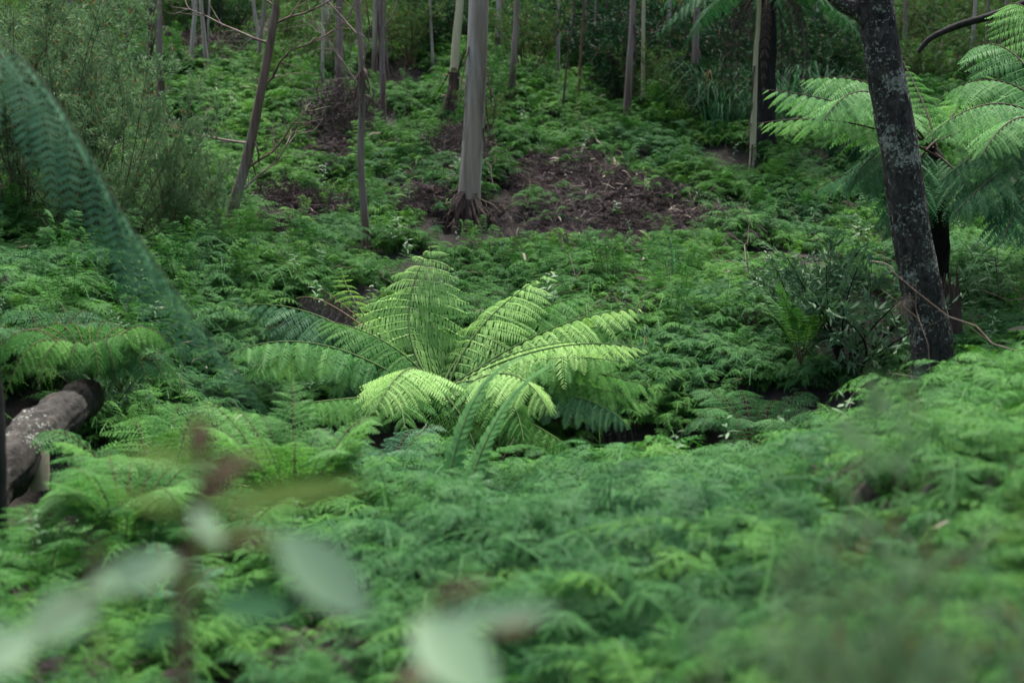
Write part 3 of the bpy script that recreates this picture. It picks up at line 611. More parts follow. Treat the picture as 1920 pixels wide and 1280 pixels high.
# tea-tree shrubs, upper left
tea = dict(h=2.5, spread=1.2, nst=24, ntw=32, nlf=28, ll_=.06, lw_=.012, up=.9, twl=.15, stem_r=.010, hollow=.25)
A_ = bushmesh('tea1', 'teatree', seed=901, **tea); B_ = bushmesh('tea2', 'teatree', seed=902, **tea)
for k, (u_, v_, Yb, s_, lab) in enumerate([(190, 520, 13.6, .92, 'tall grey green tea tree shrub, highest of those at the upper left'), (60, 470, 14.5, 1.05, 'grey green tea tree shrub at the left edge of the picture'), (330, 470, 14.2, .5, 'feathery tea tree shrub in front of the twin gum trunks'), (130,330,18,1.0,'pale tea tree shrub partly hidden behind the tallest tea tree'), (380, 470, 14.6, .42, 'low twiggy tea tree shrub between leaning trunk and twin gums')]):
    p = P(u_, v_, DM(Yb)); p[2] = H(p[0], p[1]); place_bush('tea_tree_shrub', (A_, B_)[k % 2], p, s_, k*1.3, lab, 'shrub')
# broad-leaved shrub by the black trunk
BR = bushmesh('broad', 'broad', sm='black', seed=905, h=1.05, spread=.85, nst=16, ntw=15, nlf=10, ll_=.078, lw_=.023, up=.35, twl=.32, stem_r=.012)
for k, (u_, Yb, s_, lab) in enumerate([(1600, 10.3, 1.05, 'dark stemmed shrub with narrow glossy leaves beside the leaning black trunk'), (1510, 11.0, .75, 'small glossy leaved shrub left of the dark stemmed one'), (1560, 8.9, .5, 'low sprawling glossy leaved shrub above the dark hole')]):
    p = P(u_, 600, Yb); p[2] = H(p[0], p[1])-.02; place_bush('broadleaf_shrub', BR, p, s_, k*2., lab, 'shrub')
p = P(185, 700, 8.7); p[2] = H(p[0], p[1]); place_bush('broadleaf_shrub', BR, p, (.45, .45, .75), .5, 'narrow willow leaved shrub above the fallen log', 'shrub')
# mid-slope small bushes
SB = bushmesh('small', 'hill', seed=907, h=1.1, spread=.6, nst=14, ntw=12, nlf=16, ll_=.05, lw_=.012, up=.7, twl=.25, stem_r=.01)
for k, (u_, v_, s_, lab) in enumerate([(905, 270, .75, 'yellow green bushlet behind the big grey gum trunk'), (985, 165, 1.3, 'soft bush beside the thin trunk up the slope'), (1250, 225, .7, 'grey green bush left of the grass tussocks'), (770, 130, 1.1, 'round bush on the middle of the upper slope'), (1215, 215, 1.0, 'leafy bush at the foot of the two pale saplings')]):
    p = gp(u_, v_, 12); place_bush('slope_shrub', SB, p, s_, k, lab, 'shrub')

# grass tussocks
def tussock(seed, n=60, L_=.7, w_=.010):
    rg = np.random.default_rng(seed); g = G()
    for k in range(n):
        az = rg.uniform(0, 2*pi); l = L_*rg.uniform(.5, 1.1); o_ = rg.uniform(.25, .95); d = np.array([cos(az), sin(az), 0]); b = rg.normal(0, .04, 3)*[1, 1, 0]
        c = curve3(b, b+d*l*.3*o_+[0, 0, l*.55], b+d*l*.85*o_+[0, 0, l*(.75-.55*o_)], 7); s_ = norm(np.cross(d, [0, 0, 1.])); r = np.linspace(w_, .001, 7)/2
        V = np.concatenate([c+s_*r[:, None], c-s_*r[:, None]]); q = np.arange(6)[:, None]; g.add(V, np.concatenate([q+[0, 1, 8], q+[0, 8, 7]]))
    return g.mesh('grass_tussock', M['grass'])
TU = [tussock(k) for k in range(3)]; TUs = tussock(9, 16, .75, .016)
def tus(u_, v_, s_, lab, me, grp=None, y0=8):
    p = gp(u_, v_, y0); o = ob('grass_tussock', me, None, lab, 'grass tussock', grp); o.location = p; o.scale = (s_,)*3; o.rotation_euler = (0, 0, random.random()*6)
tus(1262, 545, .95, 'open tuft of long blue green blades among low ferns', TUs)
tus(1215, 690, .75, 'tussock of upright blades right of the bright tree fern', TU[0])
tus(1160, 700, .6, 'smaller tussock between fern frond tips and gully', TU[1])
for k in range(16): tus(random.uniform(1290, 1560), random.uniform(205, 285), random.uniform(1.2, 2.0), 'weeping grass tussock around the black tree fern trunk', TU[k % 3], 'grass tussocks under the tree fern', 14)
for k in range(5): tus(1600+random.uniform(-60, 60), random.uniform(290, 350), random.uniform(1.1, 1.5), 'grass tussock under the arching fern fronds', TU[k % 3], 'grass tussocks under the arching fronds', 12)
tus(90, 945, .5, 'dark grass tuft in the hollow under the fallen log', TU[2], None, 5)

# rosette ferns (sword ferns and lacy ferns)
def rosette(name, label, loc, nf, L_, hw, n_, mat, seed, upr=.8, pins=PIN_MID, split=False, group=None, az0=0, azr=2*pi, sag=.1, prof=None, fan=.3):
    t = thing(name, label, 'fern', loc, group); rg = np.random.default_rng(seed)
    for k in range(nf):
        az = az0+azr*(k+rg.uniform(-.2, .2))/nf; d = np.array([cos(az), sin(az), 0]); l = L_*rg.uniform(.75, 1.1); e = rg.uniform(.5, 1)*(1.1-upr)*1.3
        path = curve3([0, 0, 0], d*l*.3*(.5+e)+[0, 0, l*.5], d*l*(.3+.55*e)+[0, 0, l*(.95-.75*e)], 14)
        fr = ob('frond', tube(path, np.linspace(.004, .001, 14), 4, cap=False).mesh('frond', M['stem']), t)
        g = G(); bake_frond(g, path, pins, n_, hw*rg.uniform(.85, 1.1), seed=seed*9+k, start=.18, upmix=.35, fan=fan, sag=sag, prof=prof); ob('pinnae', g.mesh('pinnae', M[mat]), fr)['kind'] = 'stuff'
    return t
ST = [strap(.17)]; ST3 = [strap(.27)]
def at(u_, Yb, dz=0): p = P(u_, 700, Yb); p[2] = float(H(p[0], p[1]))+dz; return p
rosette('sword_fern', 'upright sword fern with narrow fronds on the bank above the dark hole', at(1500, 10.3, .25), 13, .75, .075, 30, 'midfern', 41, upr=.8, pins=ST)
rosette('lacy_fern', 'lacy fern with drooping fronds just left of the dark hole', at(1330, 9.2, .15), 11, .75, .2, 15, 'coolfern', 42, upr=.5)
rosette('lacy_fern', 'small pale lacy fern on the lip of the dark hole', at(1370, 8.7, .15), 9, .5, .14, 13, 'midfern', 43, upr=.5)
rosette('lacy_fern', 'broad lacy fern hanging over the upper edge of the dark hole', at(1420, 9.7, .25), 12, .8, .22, 15, 'carpet_blue', 44, upr=.4)
rosette('sword_fern', 'shaded sword fern under the glossy leaved shrub', at(1470, 9.6, .15), 10, .6, .07, 26, 'coolfern', 45, upr=.6, pins=ST)
# front left group, closer than the plane of focus
rosette('lacy_fern', 'bright lacy fern in front of the tree fern, soft with pale tips', at(545, 6.3, .12), 18, .85, .17, 20, 'midfern', 46, upr=.72)
rosette('lacy_fern', 'broad upright fern left of the bright lacy fern', at(290, 6.6, .1), 12, .95, .26, 15, 'carpet', 47, upr=.75)
rosette('lacy_fern', 'pale topped fern just right of the fallen log', at(220, 5.3, .1), 15, .6, .17, 18, 'midfern', 48, upr=.6)
rosette('lacy_fern', 'low fern under the red topped sapling', at(400, 5.2, .05), 13, .55, .15, 16, 'carpet', 49, upr=.6)
rosette('lacy_fern', 'dark lacy fern at the left edge below the log', at(60, 5.0, .05), 12, .5, .15, 16, 'carpet', 50, upr=.55)
rosette('sword_fern', 'bluish young fern with stiff narrow fronds beside the sapling stem', at(300, 4.6, .05), 9, .42, .065, 24, 'coolfern', 51, upr=.6, pins=PIN_LO)
rosette('lacy_fern', 'dark fern below the front of the bright tree fern', at(700, 7.6, .25), 12, .7, .2, 16, 'coolfern', 52, upr=.6)
rosette('lacy_fern', 'hanging fern on the steep bank above the log', at(90, 8.8, .1), 12, .7, .2, 14, 'carpet_blue', 53, upr=.3)
rosette('lacy_fern', 'fern drooping over the far end of the fallen log', at(220, 7.7, .12), 14, .6, .17, 14, 'carpet', 54, upr=.3)
rosette('lacy_fern', 'hanging fern curtain over the upper end of the fallen log', P(172, 712, 7.78), 20, .55, .17, 14, 'carpet', 55, upr=.05, sag=.5)
rosette('lacy_fern', 'small fern on the bank just right of the log end', P(225, 735, 7.9), 14, .5, .15, 14, 'carpet_blue', 56, upr=.15, sag=.4)
# two tall narrow fronds standing up in front of the tree fern
for k, (a_, b_, c_, lab) in enumerate([((825, 900, 6.0), (880, 770, 6.2), (990, 668, 6.3), 'tall narrow frond arching up before the tree fern, left one of two'), ((850, 930, 6.1), (925, 800, 6.3), (1035, 683, 6.4), 'tall narrow frond arching up before the tree fern, right one of two')]):
    a_ = P(*a_); a_[2] = H(a_[0], a_[1]); t = thing('narrow_fern', lab, 'fern', a_)
    path = curve3(a_, P(*b_), P(*c_), 20)-a_; fr = ob('frond', tube(path, np.linspace(.006, .002, 20), 5).mesh('frond', M['rachis']), t)
    g = G(); bake_frond(g, path, ST3, 30, .075, seed=60+k, start=.1, upmix=.1, fan=.55, sag=-.1, prof=lambda q: .35+.65*(1-q)); ob('pinnae', g.mesh('pinnae', M['greenfern']), fr)['kind'] = 'stuff'

# ------------------------------------------------------------------ gum trees
CROWN = [bushmesh('crown%d' % k, 'darkleaf', sm='gumpink', seed=940+k, h=4.2, spread=2.2, nst=9, ntw=11, nlf=11, ll_=.2, lw_=.045, up=.2, droop=.2, twl=.26, stem_r=.04, hollow=.35) for k in range(3)]
def extend(p, dz):                     # carry a trunk on above the frame
    d = norm(p[-1]-p[-2]); d = norm(d*[.4, .4, 1]); return np.concatenate([p, [p[-1]+d*dz*.5, p[-1]+d*dz]])
def gum(label, pix, wpx, mat, top=5.0, crown=True, cat='tree', name='gum_tree', sides=14, ridges=.04, off=.12, cs=.8, y0=8, wtop=.75, group=None, Yb=None, low=None):
    if Yb: b = P(pix[0][0], pix[0][1], Yb); b[2] = float(H(b[0], b[1]))
    else: b = gp(pix[0][0], pix[0][1], y0, off)
    Y = b[1]; pts = [b-[0, 0, .25], b+[0, 0, .02]]+[P(u_, v_, Y) for u_, v_ in pix[1:]]
    pts = [q_ for i_, q_ in enumerate(pts) if i_ == 0 or q_[2] > pts[i_-1][2]+.03]
    pts = np.array(pts); top0 = pts[-1][2]-b[2]
    if top: pts = extend(pts, top)
    n = 46; path = spline(pts, n)-b; r = wpx*Y/FPX/2; hgt = np.clip(path[:, 2]/max(top0, .1), 0, 3); rad = r*(1-(1-wtop)*hgt)*(1+.35*np.exp(-np.maximum(path[:, 2], 0)/.25)); rad = np.maximum(rad, r*.25)
    t = thing(name, label, cat, b, group)
    if low:                            # old bark still on below this height
        k = int(np.searchsorted(path[:, 2], low)); k = min(max(k, 3), n-3)
        ob('trunk', tube(path[k-1:], rad[k-1:], sides, rough=.012, ridges=.015, seed=int(pix[0][0])).mesh('trunk', M[mat], True), t)
        ob('bark_sleeve', tube(path[:k+1], rad[:k+1]*1.12, sides, rough=.06, ridges=.06, seed=int(pix[0][0])+1).mesh('bark_sleeve', M['peel'], True), t, 'brown peeling lower bark')
    else: ob('trunk', tube(path, rad, sides, rough=.015, ridges=ridges, seed=int(pix[0][0])).mesh('trunk', M[mat], True), t)
    if crown and top:
        c = CROWN[int(pix[0][0]) % 3]; cr = ob('crown', c[1], t); cr.location = path[-1]-[0, 0, 1.6*cs]; cr.scale = (cs,)*3; cr.rotation_euler = (0, 0, pix[0][0]); cr['kind'] = 'stuff'
        cb = ob('branches', c[0], t); cb.location = cr.location; cb.scale = cr.scale; cb.rotation_euler = cr.rotation_euler
    t['top_px'] = 0; del t['top_px']
    return t, path, rad, b
def shreds(t, path, rad, z0, z1, n, L_=(.15, .5), seed=0, w_=.018, out=.05, mat='peel'):   # loose hanging bark
    rg = np.random.default_rng(seed)
    for k in range(n):
        z_ = rg.uniform(z0, z1); i_ = int(np.argmin(abs(path[:, 2]-z_))); az = rg.uniform(0, 2*pi); d = np.array([cos(az), sin(az), 0]); l = rg.uniform(*L_)
        a_ = path[i_]+d*rad[i_]*1.02; a_[2] = z_; c = curve3(a_, a_+d*out*rg.uniform(.3, 1.8)+[0, 0, -l*.5], a_+d*out*rg.uniform(.2, 2.5)+rg.normal(0, .03, 3)+[0, 0, -l], 6)
        s_ = norm(np.cross(d, [0, 0, 1.])); r = w_*rg.uniform(.5, 1.3)*np.array([1, .9, .8, .7, .5, .15])/2
        V = np.concatenate([c+s_*r[:, None], c-s_*r[:, None]+d*.004, ]); q = np.arange(5)[:, None]
        ob('bark_strip', G().add(V, np.concatenate([q+[0, 1, 7, 6]])).mesh('bark_strip', M[mat]), t)
def twigs(t, path, rad, zs_, seed, L_=1.2, side=None, mat='gumpink', up=.5, b=None):
    rg = np.random.default_rng(seed)
    for k, z_ in enumerate(zs_):
        i_ = int(np.argmin(abs(path[:, 2]-z_))); s_ = side[k] if side else rg.choice([-1, 1]); g = G()
        d = norm(np.array([s_, rg.uniform(-.5, .5), up*rg.uniform(.3, 1.6)])); p = [path[i_]]
        for q_ in range(6): d = norm(d+rg.normal(0, .16, 3)+[0, 0, .03]); p.append(p[-1]+d*L_/6)
        p = np.array(p); r0 = min(rad[i_]*.35, .014); g.join(tube(p, np.linspace(r0, r0*.25, 7), 5, cap=False))
        for q_ in (1, 2, 3, 4, 5):
            for _ in range(2):
                d2 = norm(d+rg.normal(0, .55, 3)); p2 = p[q_]; pp = [p2]
                for w__ in range(4): d2 = norm(d2+rg.normal(0, .22, 3)); p2 = p2+d2*L_*rg.uniform(.05, .13); pp.append(p2)
                g.join(tube(np.array(pp), np.linspace(r0*.4, r0*.12, 5), 3, cap=False))
        ob('dead_branch', g.mesh('dead_branch', M[mat]), t)

t, pa, ra, b = gum('big grey gum trunk standing in the middle of the slope with a shredded bark skirt', [(877, 412), (882, 330), (889, 220), (894, 100), (898, 0), (902, -120)], 40, 'gum', top=6, sides=28, ridges=.03, wtop=.9, low=.30)
zb = (412-350)/FPX*b[1]
shreds(t, pa, ra, zb*.5, zb*1.35, 70, (.12, .42), 1, .032, .10); shreds(t, pa, ra, zb*2, zb*5.5, 14, (.15, .45), 2, .02, .03)
shreds(t, pa, ra, zb*4.5, zb*5.6, 7, (.4, .8), 12, .02, .08)
t, pa, ra, b = gum('cream barked gum just behind the big grey trunk, brown at its foot', [(843, 212), (850, 150), (856, 70), (863, 0), (866, -60)], 17, 'cream', top=6, low=(212-150)/FPX*24)
shreds(t, pa, ra, .1, .7, 14, (.2, .5), 3, .03, .12); 
for zz in (.25, .5, .62): 
    i_ = int(np.argmin(abs(pa[:, 2]-zz))); an = np.linspace(0, 4.5, 9); c = pa[i_]+np.stack([.06*np.cos(an)*(1 if zz > .4 else -1)-.08*(zz < .55), -.1+0*an, .05*np.sin(an)], -1); V = np.concatenate([c, c+[.0, .06, .01]]); q = np.arange(8)[:, None]
    ob('bark_curl', G().add(V, q+[0, 1, 10, 9]).mesh('bark_curl', M['redstem'], True), t, 'curl of reddish peeling bark')
t, pa, ra, b = gum('thin gum leaning to the right with bare twigs, at the left of the slope', [(424, 458), (440, 380), (465, 290), (488, 180), (510, 60), (520, -40)], 21, 'gumpink', top=4, wtop=.62, crown=False)
shreds(t, pa, ra, .9, 1.2, 12, (.08, .3), 4, .02, .05); twigs(t, pa, ra, [.55, .8, 1.0, 1.5, 1.9, 2.1, 2.3], 5, 1.0, [1, 1, -1, 1, -1, 1, -1])
t, pa, ra, b = gum('slim crooked gum with torn bark between leaning trunk and big grey gum', [(689, 455), (683, 400), (676, 300), (679, 190), (677, 100), (672, 30), (668, -40)], 14, 'gumpink', top=4, crown=False)
shreds(t, pa, ra, 1.4, 1.75, 20, (.1, .4), 6, .025, .05); twigs(t, pa, ra, [1.5, 1.75, 2.0, 2.3, 2.4], 7, .9, [-1, 1, -1, 1, -1], up=1.2)
specs = [('dark barked gum rising from the heap of black litter', [(635, 225), (636, 120), (636, 0)], 17, 'gumpink', 5),
 ('slim grey gum right of the litter heap', [(719, 232), (717, 130), (715, 0)], 12, 'gumpink', 5),
 ('pink grey gum, right one of the twin trunks behind the tea tree', [(302, 232), (299, 120), (297, 0)], 15, 'gumpink', 5),
 ('darker gum, left one of the twin trunks behind the tea tree', [(280, 215), (281, 110), (282, 0)], 14, 'peel', 5),
 ('grey gum rising out of the tea tree shrubs', [(143, 330), (138, 120), (131, 0)], 14, 'gumpink', 5),
 ('straight gum with a tan flank, right of the big grey trunk', [(959, 192), (964, 90), (969, 0)], 13, 'gumpink', 5),
 ('grey gum close behind the tan flanked trunk', [(933, 128), (934, 60), (936, 0)], 12, 'gum', 5),
 ('pink grey straight gum left of the cream pole sapling', [(1174, 228), (1180, 120), (1187, 0)], 14, 'gumpink', 5),
 ('thin cream sapling beside the pink grey straight gum', [(1206, 205), (1206, 100), (1207, 0)], 8, 'cream', 5),
 ('grey gum leaning right behind the cream sapling', [(1228, 165), (1240, 80), (1257, 0)], 9, 'gum', 5),
 ('gum with a pale flank above the grass tussocks', [(1300, 205), (1303, 110), (1307, 20), (1309, -20)], 14, 'gumpink', 5),
 ('yellow cream pole sapling in front of the black tree fern trunk', [(1411, 304), (1414, 200), (1418, 90), (1424, 0)], 11, 'cream', 5),
 ('short grey trunk on the skyline of the middle slope', [(799, 88), (804, 40), (808, 0)], 10, 'gumpink', 4),
 ('very thin grey stem at the top left of the slope', [(604, 162), (605, 80), (605, 0)], 6, 'gum', 4),
 ('thin reddish stem on the upper slope', [(1084, 188), (1089, 100), (1094, 0)], 5, 'redstem', 4),
 ('crooked thin dark stem on the upper slope', [(1054, 208), (1063, 120), (1076, 30), (1078, -10)], 4, 'peel', 4),
 ('slim grey trunk against the dark bushes', [(1046, 140), (1046, 70), (1048, 0)], 8, 'gum', 5),
 ('thin dark stem left of the leaning gum', [(387, 115), (386, 50), (383, 0)], 6, 'black', 4),
 ('black crooked sapling near the twin gums', [(244, 85), (232, 40), (220, 0)], 7, 'black', 4),
 ('dark stem beside the pale flanked gum', [(1395, 180), (1405, 90), (1410, 0)], 6, 'peel', 4),
 ('pale stem low in the dark bushes', [(1257, 165), (1256, 90), (1257, 30)], 4, 'gum', 4),
 ('thin pinkish trunk right of the leaning black trunk', [(1696, 120), (1697, 50), (1698, 0)], 8, 'gumpink', 4),
 ('grey trunk behind the dark fallen branch', [(1822, 120), (1825, 60), (1829, 0)], 8, 'gum', 4),
 ('slim trunk right of the one behind the fallen branch', [(1850, 120), (1851, 60), (1853, 0)], 8, 'gumpink', 4),
 ('leaning slim trunk near the top right corner', [(1878, 90), (1882, 40), (1888, 0)], 7, 'gumpink', 4),
 ('pale leaning trunk seen through the dark tree fern', [(1580, 122), (1586, 70), (1592, 20)], 8, 'gum', 4),
 ('thin trunk beyond the fronds of the dark tree fern', [(1512, 130), (1518, 80), (1526, 30)], 7, 'gumpink', 4),
 ('dark thin trunk beside the double dark stems', [(413, 90), (412, 40), (410, 0)], 5, 'black', 4),
 ('thin grey trunk left of the cream barked gum', [(700, 120), (701, 60), (702, 0)], 6, 'gum', 4),
 ('slender brown trunk over the dark bushes', [(1135, 120), (1136, 60), (1138, 0)], 6, 'peel', 4),
 ('slim dark trunk in the shade left of the black tree fern', [(1350, 150), (1353, 70), (1356, 0)], 8, 'black', 4)]
for k, (lab, px, w_, mt, tp) in enumerate(specs):
    t, pa, ra, b = gum(lab, px, w_, mt, top=tp+2, sides=12, y0=12, cs=random.uniform(.45, .65), crown=w_ > 7)
    if w_ > 9: shreds(t, pa, ra, .1, 1.6, 7, (.2, .7), 20+k, .022, .04)
    if 'litter' in lab: twigs(t, pa, ra, [1.2, 1.5, 1.9, 2.1], 70, 1.3, [1, -1, 1, -1], up=1.0)
for k in range(22):
    u_ = random.choice([random.uniform(560, 860), random.uniform(990, 1400), random.uniform(1480, 1620), random.uniform(330, 500)]); v_ = random.uniform(75, 150); dx = random.gauss(0, 10)
    gum('slim pale gum stem standing among the bushes at the top of the slope', [(u_, v_), (u_+dx*.5, v_/2), (u_+dx, -5)], random.uniform(4, 9), random.choice(['gum', 'gumpink', 'gum', 'cream']), top=3, crown=False, sides=8, y0=12, group='slim gum stems among the bushes at the top of the slope')
# more gums deeper in the forest
for k in range(46):
    x_ = random.uniform(-14, 15); y_ = random.uniform(22, 40)
    if abs(x_) > y_*.42: continue
    b = np.array([x_, y_, float(H(x_, y_))]); h = random.uniform(7, 12); ln = random.gauss(0, .25)
    pa = spline([[0, 0, -.2], [ln*.3, 0, h*.4], [ln, 0, h]], 12); t = thing('distant_gum', 'slim grey trunk deep in the forest behind the slope', 'tree', b, 'gum trunks deep in the forest')
    ob('trunk', tube(pa, np.linspace(random.uniform(.035, .08), .025, 12), 8, rough=.03, seed=k).mesh('trunk', M[random.choice(['gum', 'gumpink', 'gumpink', 'peel'])], True), t)
    c = CROWN[k % 3]; cr = ob('crown', c[1], t); cr.location = (ln, 0, h-2.4); cr.rotation_euler = (0, 0, k); cr.scale = (1.15,)*3; cr['kind'] = 'stuff'

for x_, y_, h, cs_, lx, ly, lab in [(-3.3, 4.6, 7.6, 1.3, 1.5, 1.6, 'unseen gum added left of the camera, its crown placed to shade the near ferns'), (3.4, 4.2, 7.4, 1.3, -1.5, 1.3, 'unseen gum added right of the camera, its crown placed to shade the near bank'), (.6, -2.0, 7.6, 1.3, -.5, 6.0, 'unseen gum added behind the camera, leaning forward to shade the near ferns')]:  # unseen gums added so that their crowns darken the foreground
    b = np.array([x_, y_, float(H(x_, y_))]); pa = spline([[0, 0, -.2], [lx*.15, ly*.15, h*.4], [lx, ly, h]], 24); t = thing('gum_tree', lab, 'tree', b)
    ob('trunk', tube(pa, np.linspace(.14, .06, 24), 14, rough=.02, ridges=.03, seed=int(h*9)).mesh('trunk', M['gumpink'], True), t)
    c = CROWN[int(h*7) % 3]; cr = ob('crown', c[1], t); cr.location = (lx, ly, h-2.6); cr.scale = (cs_,)*3; cr['kind'] = 'stuff'; cb = ob('branches', c[0], t); cb.location = cr.location; cb.scale = cr.scale
# heap of black litter round the dark gum
def heap(label, u_, v_, r_, h_, seed, mat='deadfern', y0=12):
    b = gp(u_, v_, y0); rg = np.random.default_rng(seed); n = 1500; d = norm(rg.normal(0, 1, (n, 3))); d[:, 2] = abs(d[:, 2]); p = d*np.array([r_, r_, h_])*rg.uniform(.5, 1.05, (n, 1))
    a_ = norm(rg.normal(0, 1, (n, 3))+[0, 0, -.5]); s_ = norm(np.cross(a_, rg.normal(0, 1, (n, 3)))); L_ = rg.uniform(.08, .3, (n, 1)); W_ = .008
    V = np.stack([p-s_*W_, p+s_*W_, p+a_*L_], 1).reshape(-1, 3); q = np.arange(n)[:, None]*3
    o = ob('litter_heap', G().add(V, q+[0, 1, 2]).mesh('litter_heap', M[mat]), None, label, 'litter heap'); o.location = b
heap('heap of black shredded bark at the foot of the dark gum', 640, 262, .55, .75, 1)
heap('mound of dead twigs left of the big grey trunk', 850, 300, .5, .4, 2)
heap('small dark litter mound on the upper left slope', 375, 110, .8, .4, 3)
heap('low mound of brown litter under the leaning gum twigs', 520, 385, .5, .22, 4)
heap('second brown litter mound right of the leaning gum', 600, 400, .45, .18, 5)

# ------------------------------------------------------------------ leaning black trunk on the right
b = P(1748, 668, 9.3); b[2] = float(H(b[0], b[1])); Y = b[1]
pts = np.array([b-[0, 0, .3], P(1748, 660, Y), P(1728, 540, Y), P(1706, 420, Y), P(1683, 260, Y), P(1656, 110, Y), P(1640, 0, Y), P(1600, -200, Y-.1), P(1570, -420, Y-.2)])
pa = spline(pts, 90)-b; ra = np.interp(np.linspace(0, 1, 90), [0, .15, .75, 1], [40, 38, 32, 26])*Y/FPX*.98
t = thing('black_trunk', 'leaning black tree trunk speckled with pale lichen on the right', 'tree', b)
ob('trunk', tube(pa, ra*(1+.25*np.exp(-np.maximum(pa[:, 2], 0)/.18)), 64, rough=.03, ridges=.02, seed=77).mesh('trunk', M['lichen'], True), t)
q = pa[int(np.argmin(abs(pa[:, 2]-(P(1640, 40, Y)-b)[2])))]
ob('branch', tube(spline([q+[-.02, 0, -.05], P(1612, 22, Y)-b, P(1575, 5, Y)-b, P(1540, -40, Y)-b, P(1500, -120, Y)-b], 16), np.linspace(.07, .035, 16), 12, rough=.05, seed=5).mesh('branch', M['lichen'], True), t)
c = CROWN[1]; cr = ob('crown', c[1], t); cr.location = pa[-1]-[0, 0, .4]; cr.scale = (.42,)*3; cr['kind'] = 'stuff'
# moss and orange fibre tufts
fb = bush(961, .16, .05, 4, 12, 20, .05, .003, up=-.6, droop=.6, twl=.5, stem_r=.002)
ob('fibre_tuft', fb[1].mesh('fibre_tuft', M['tan']), t, 'orange brown fibre tuft').location = P(1697, 585, Y-.1)-b
# broken stump behind it
b = P(1778, 600, 9.9); b[2] = float(H(b[0], b[1])); tz = P(1778, 522, 9.9)[2]-b[2]
g = tube(np.array([[0, 0, -.1], [.01, 0, tz*.3], [.0, 0, tz*.7]]), [.1, .08, .07], 18, rough=.12, ridges=.1, seed=6)
for k in range(14):
    az = k*.45; q0 = np.array([cos(az)*.055, sin(az)*.055, tz*.55]); g.join(tube([q0, q0+[.004, 0, tz*.2], q0+[random.uniform(-.02, .02), 0, tz*random.uniform(.3, .62)]], [.022, .017, .003], 5, rough=.2, seed=k))
st = thing('stump', 'short broken grey brown stump behind the leaning black trunk', 'stump', b); ob('wood', g.mesh('wood', M['peel']), st)
g = tube(np.array([[-.28, .1, -.2], [-.3, .1, .2], [-.28, .1, .45]]), [.12, .1, .09], 12, rough=.2, ridges=.1, seed=16)
b = P(1640, 620, 9.9); b[2] = float(H(b[0], b[1])); s2 = thing('stump', 'black fibrous fern stump in the shade beneath the glossy shrub', 'stump', b+[0, 0, .05]); ob('wood', tube(np.array([[0, 0, -.2], [0, 0, .1], [.02, 0, .22], [.04, 0, .27]]), [.16, .14, .09, .03], 16, rough=.2, ridges=.1, seed=16).mesh('wood', M['black']), s2)
# dark bare branch, top right
pp = spline([P(1722, 98, 15), P(1745, 72, 15), P(1800, 47, 15), P(1860, 30, 14.7), P(1960, -5, 14.5), P(2100, -40, 14.3), P(2200, 60, 14.3), P(2230, 330, 14.3)], 30); o_ = pp[0]
t = thing('fallen_branch', 'dark bare branch slanting across the top right corner', 'branch', o_); ob('limb', tube(pp-o_, np.linspace(.025, .06, 30), 10, rough=.08, seed=9).mesh('limb', M['black']), t)

# ------------------------------------------------------------------ fallen log and dark trunk at the left edge
pp = spline([P(-60, 960, 6.2), P(5, 885, 6.5), P(70, 815, 6.9), P(130, 766, 7.4), P(172, 735, 7.9)], 40); o_ = pp[8].copy()
t = thing('fallen_log', 'thick grey fallen log with pale fungus patches at the left', 'log', o_)
pp = spline(pp[::4], 90); lr = np.linspace(.135, .10, 90)+.012*np.sin(np.arange(90)*.31)+.02*np.exp(-((np.arange(90)-52)/4.)**2)
ob('trunk', tube(pp-o_, lr, 48, rough=.022, ridges=.03, seed=10).mesh('trunk', M['log'], True), t)
g = tube(np.array([[0, 0, 0], [.02, -.03, -.10], [.03, -.05, -.18]]), [.06, .05, .04], 10, rough=.15, seed=3); ob('branch_stub', g.mesh('branch_stub', M['tan']), t, 'broken tan branch stub').location = P(62, 848, 6.7)-o_
b = P(-28, 1080, 5.3); b[2] = float(H(b[0], b[1]))
t = thing('black_trunk', 'black rough trunk cut by the left edge in front of the log', 'tree', b); Y = b[1]
pa = spline([b-[0, 0, .2], P(-28, 1000, Y), P(-30, 850, Y), P(-38, 700, Y), P(-70, 400, Y), P(-140, 0, Y), P(-200, -300, Y)], 50)-b
ob('trunk', tube(pa, np.linspace(.085, .07, 50), 26, rough=.04, ridges=.03, seed=12).mesh('trunk', M['black'], True), t)

# ------------------------------------------------------------------ bushes of the forest behind
BU = [bushmesh('bd%d' % k, 'darkleaf', sm='peel', seed=970+k, h=2.6, spread=1.5, nst=16, ntw=18, nlf=16, ll_=.14, lw_=.035, up=.3, twl=.24, stem_r=.02, hollow=.12) for k in range(3)]
BH = [bushmesh('bh%d' % k, 'hill', sm='gumpink', seed=980+k, h=2.0, spread=1.4, nst=16, ntw=18, nlf=16, ll_=.12, lw_=.022, up=.5, twl=.22, stem_r=.02, hollow=.12) for k in range(3)]
nb = 0
BYT = [(131, 'gum in the tea trees'), (290, 'twin trunks'), (387, 'thin dark stem'), (515, 'leaning gum'), (636, 'dark barked gum'), (717, 'slim gum beside the litter heap'), (806, 'short grey trunk'), (897, 'big grey gum'), (967, 'tan flanked gum'), (1047, 'slim grey trunk'), (1092, 'thin reddish stem'), (1136, 'slender brown trunk'), (1186, 'straight pink grey gum'), (1207, 'thin cream sapling'), (1257, 'grey gum that leans right'), (1305, 'pale flanked gum'), (1356, 'slim dark trunk'), (1422, 'cream pole sapling'), (1470, 'black tree fern trunk'), (1520, 'thin trunk beyond the dark tree fern'), (1588, 'pale leaning trunk'), (1650, 'leaning black trunk'), (1697, 'thin pinkish trunk'), (1825, 'grey trunk behind the fallen branch'), (1885, 'leaning slim trunk near the corner')]
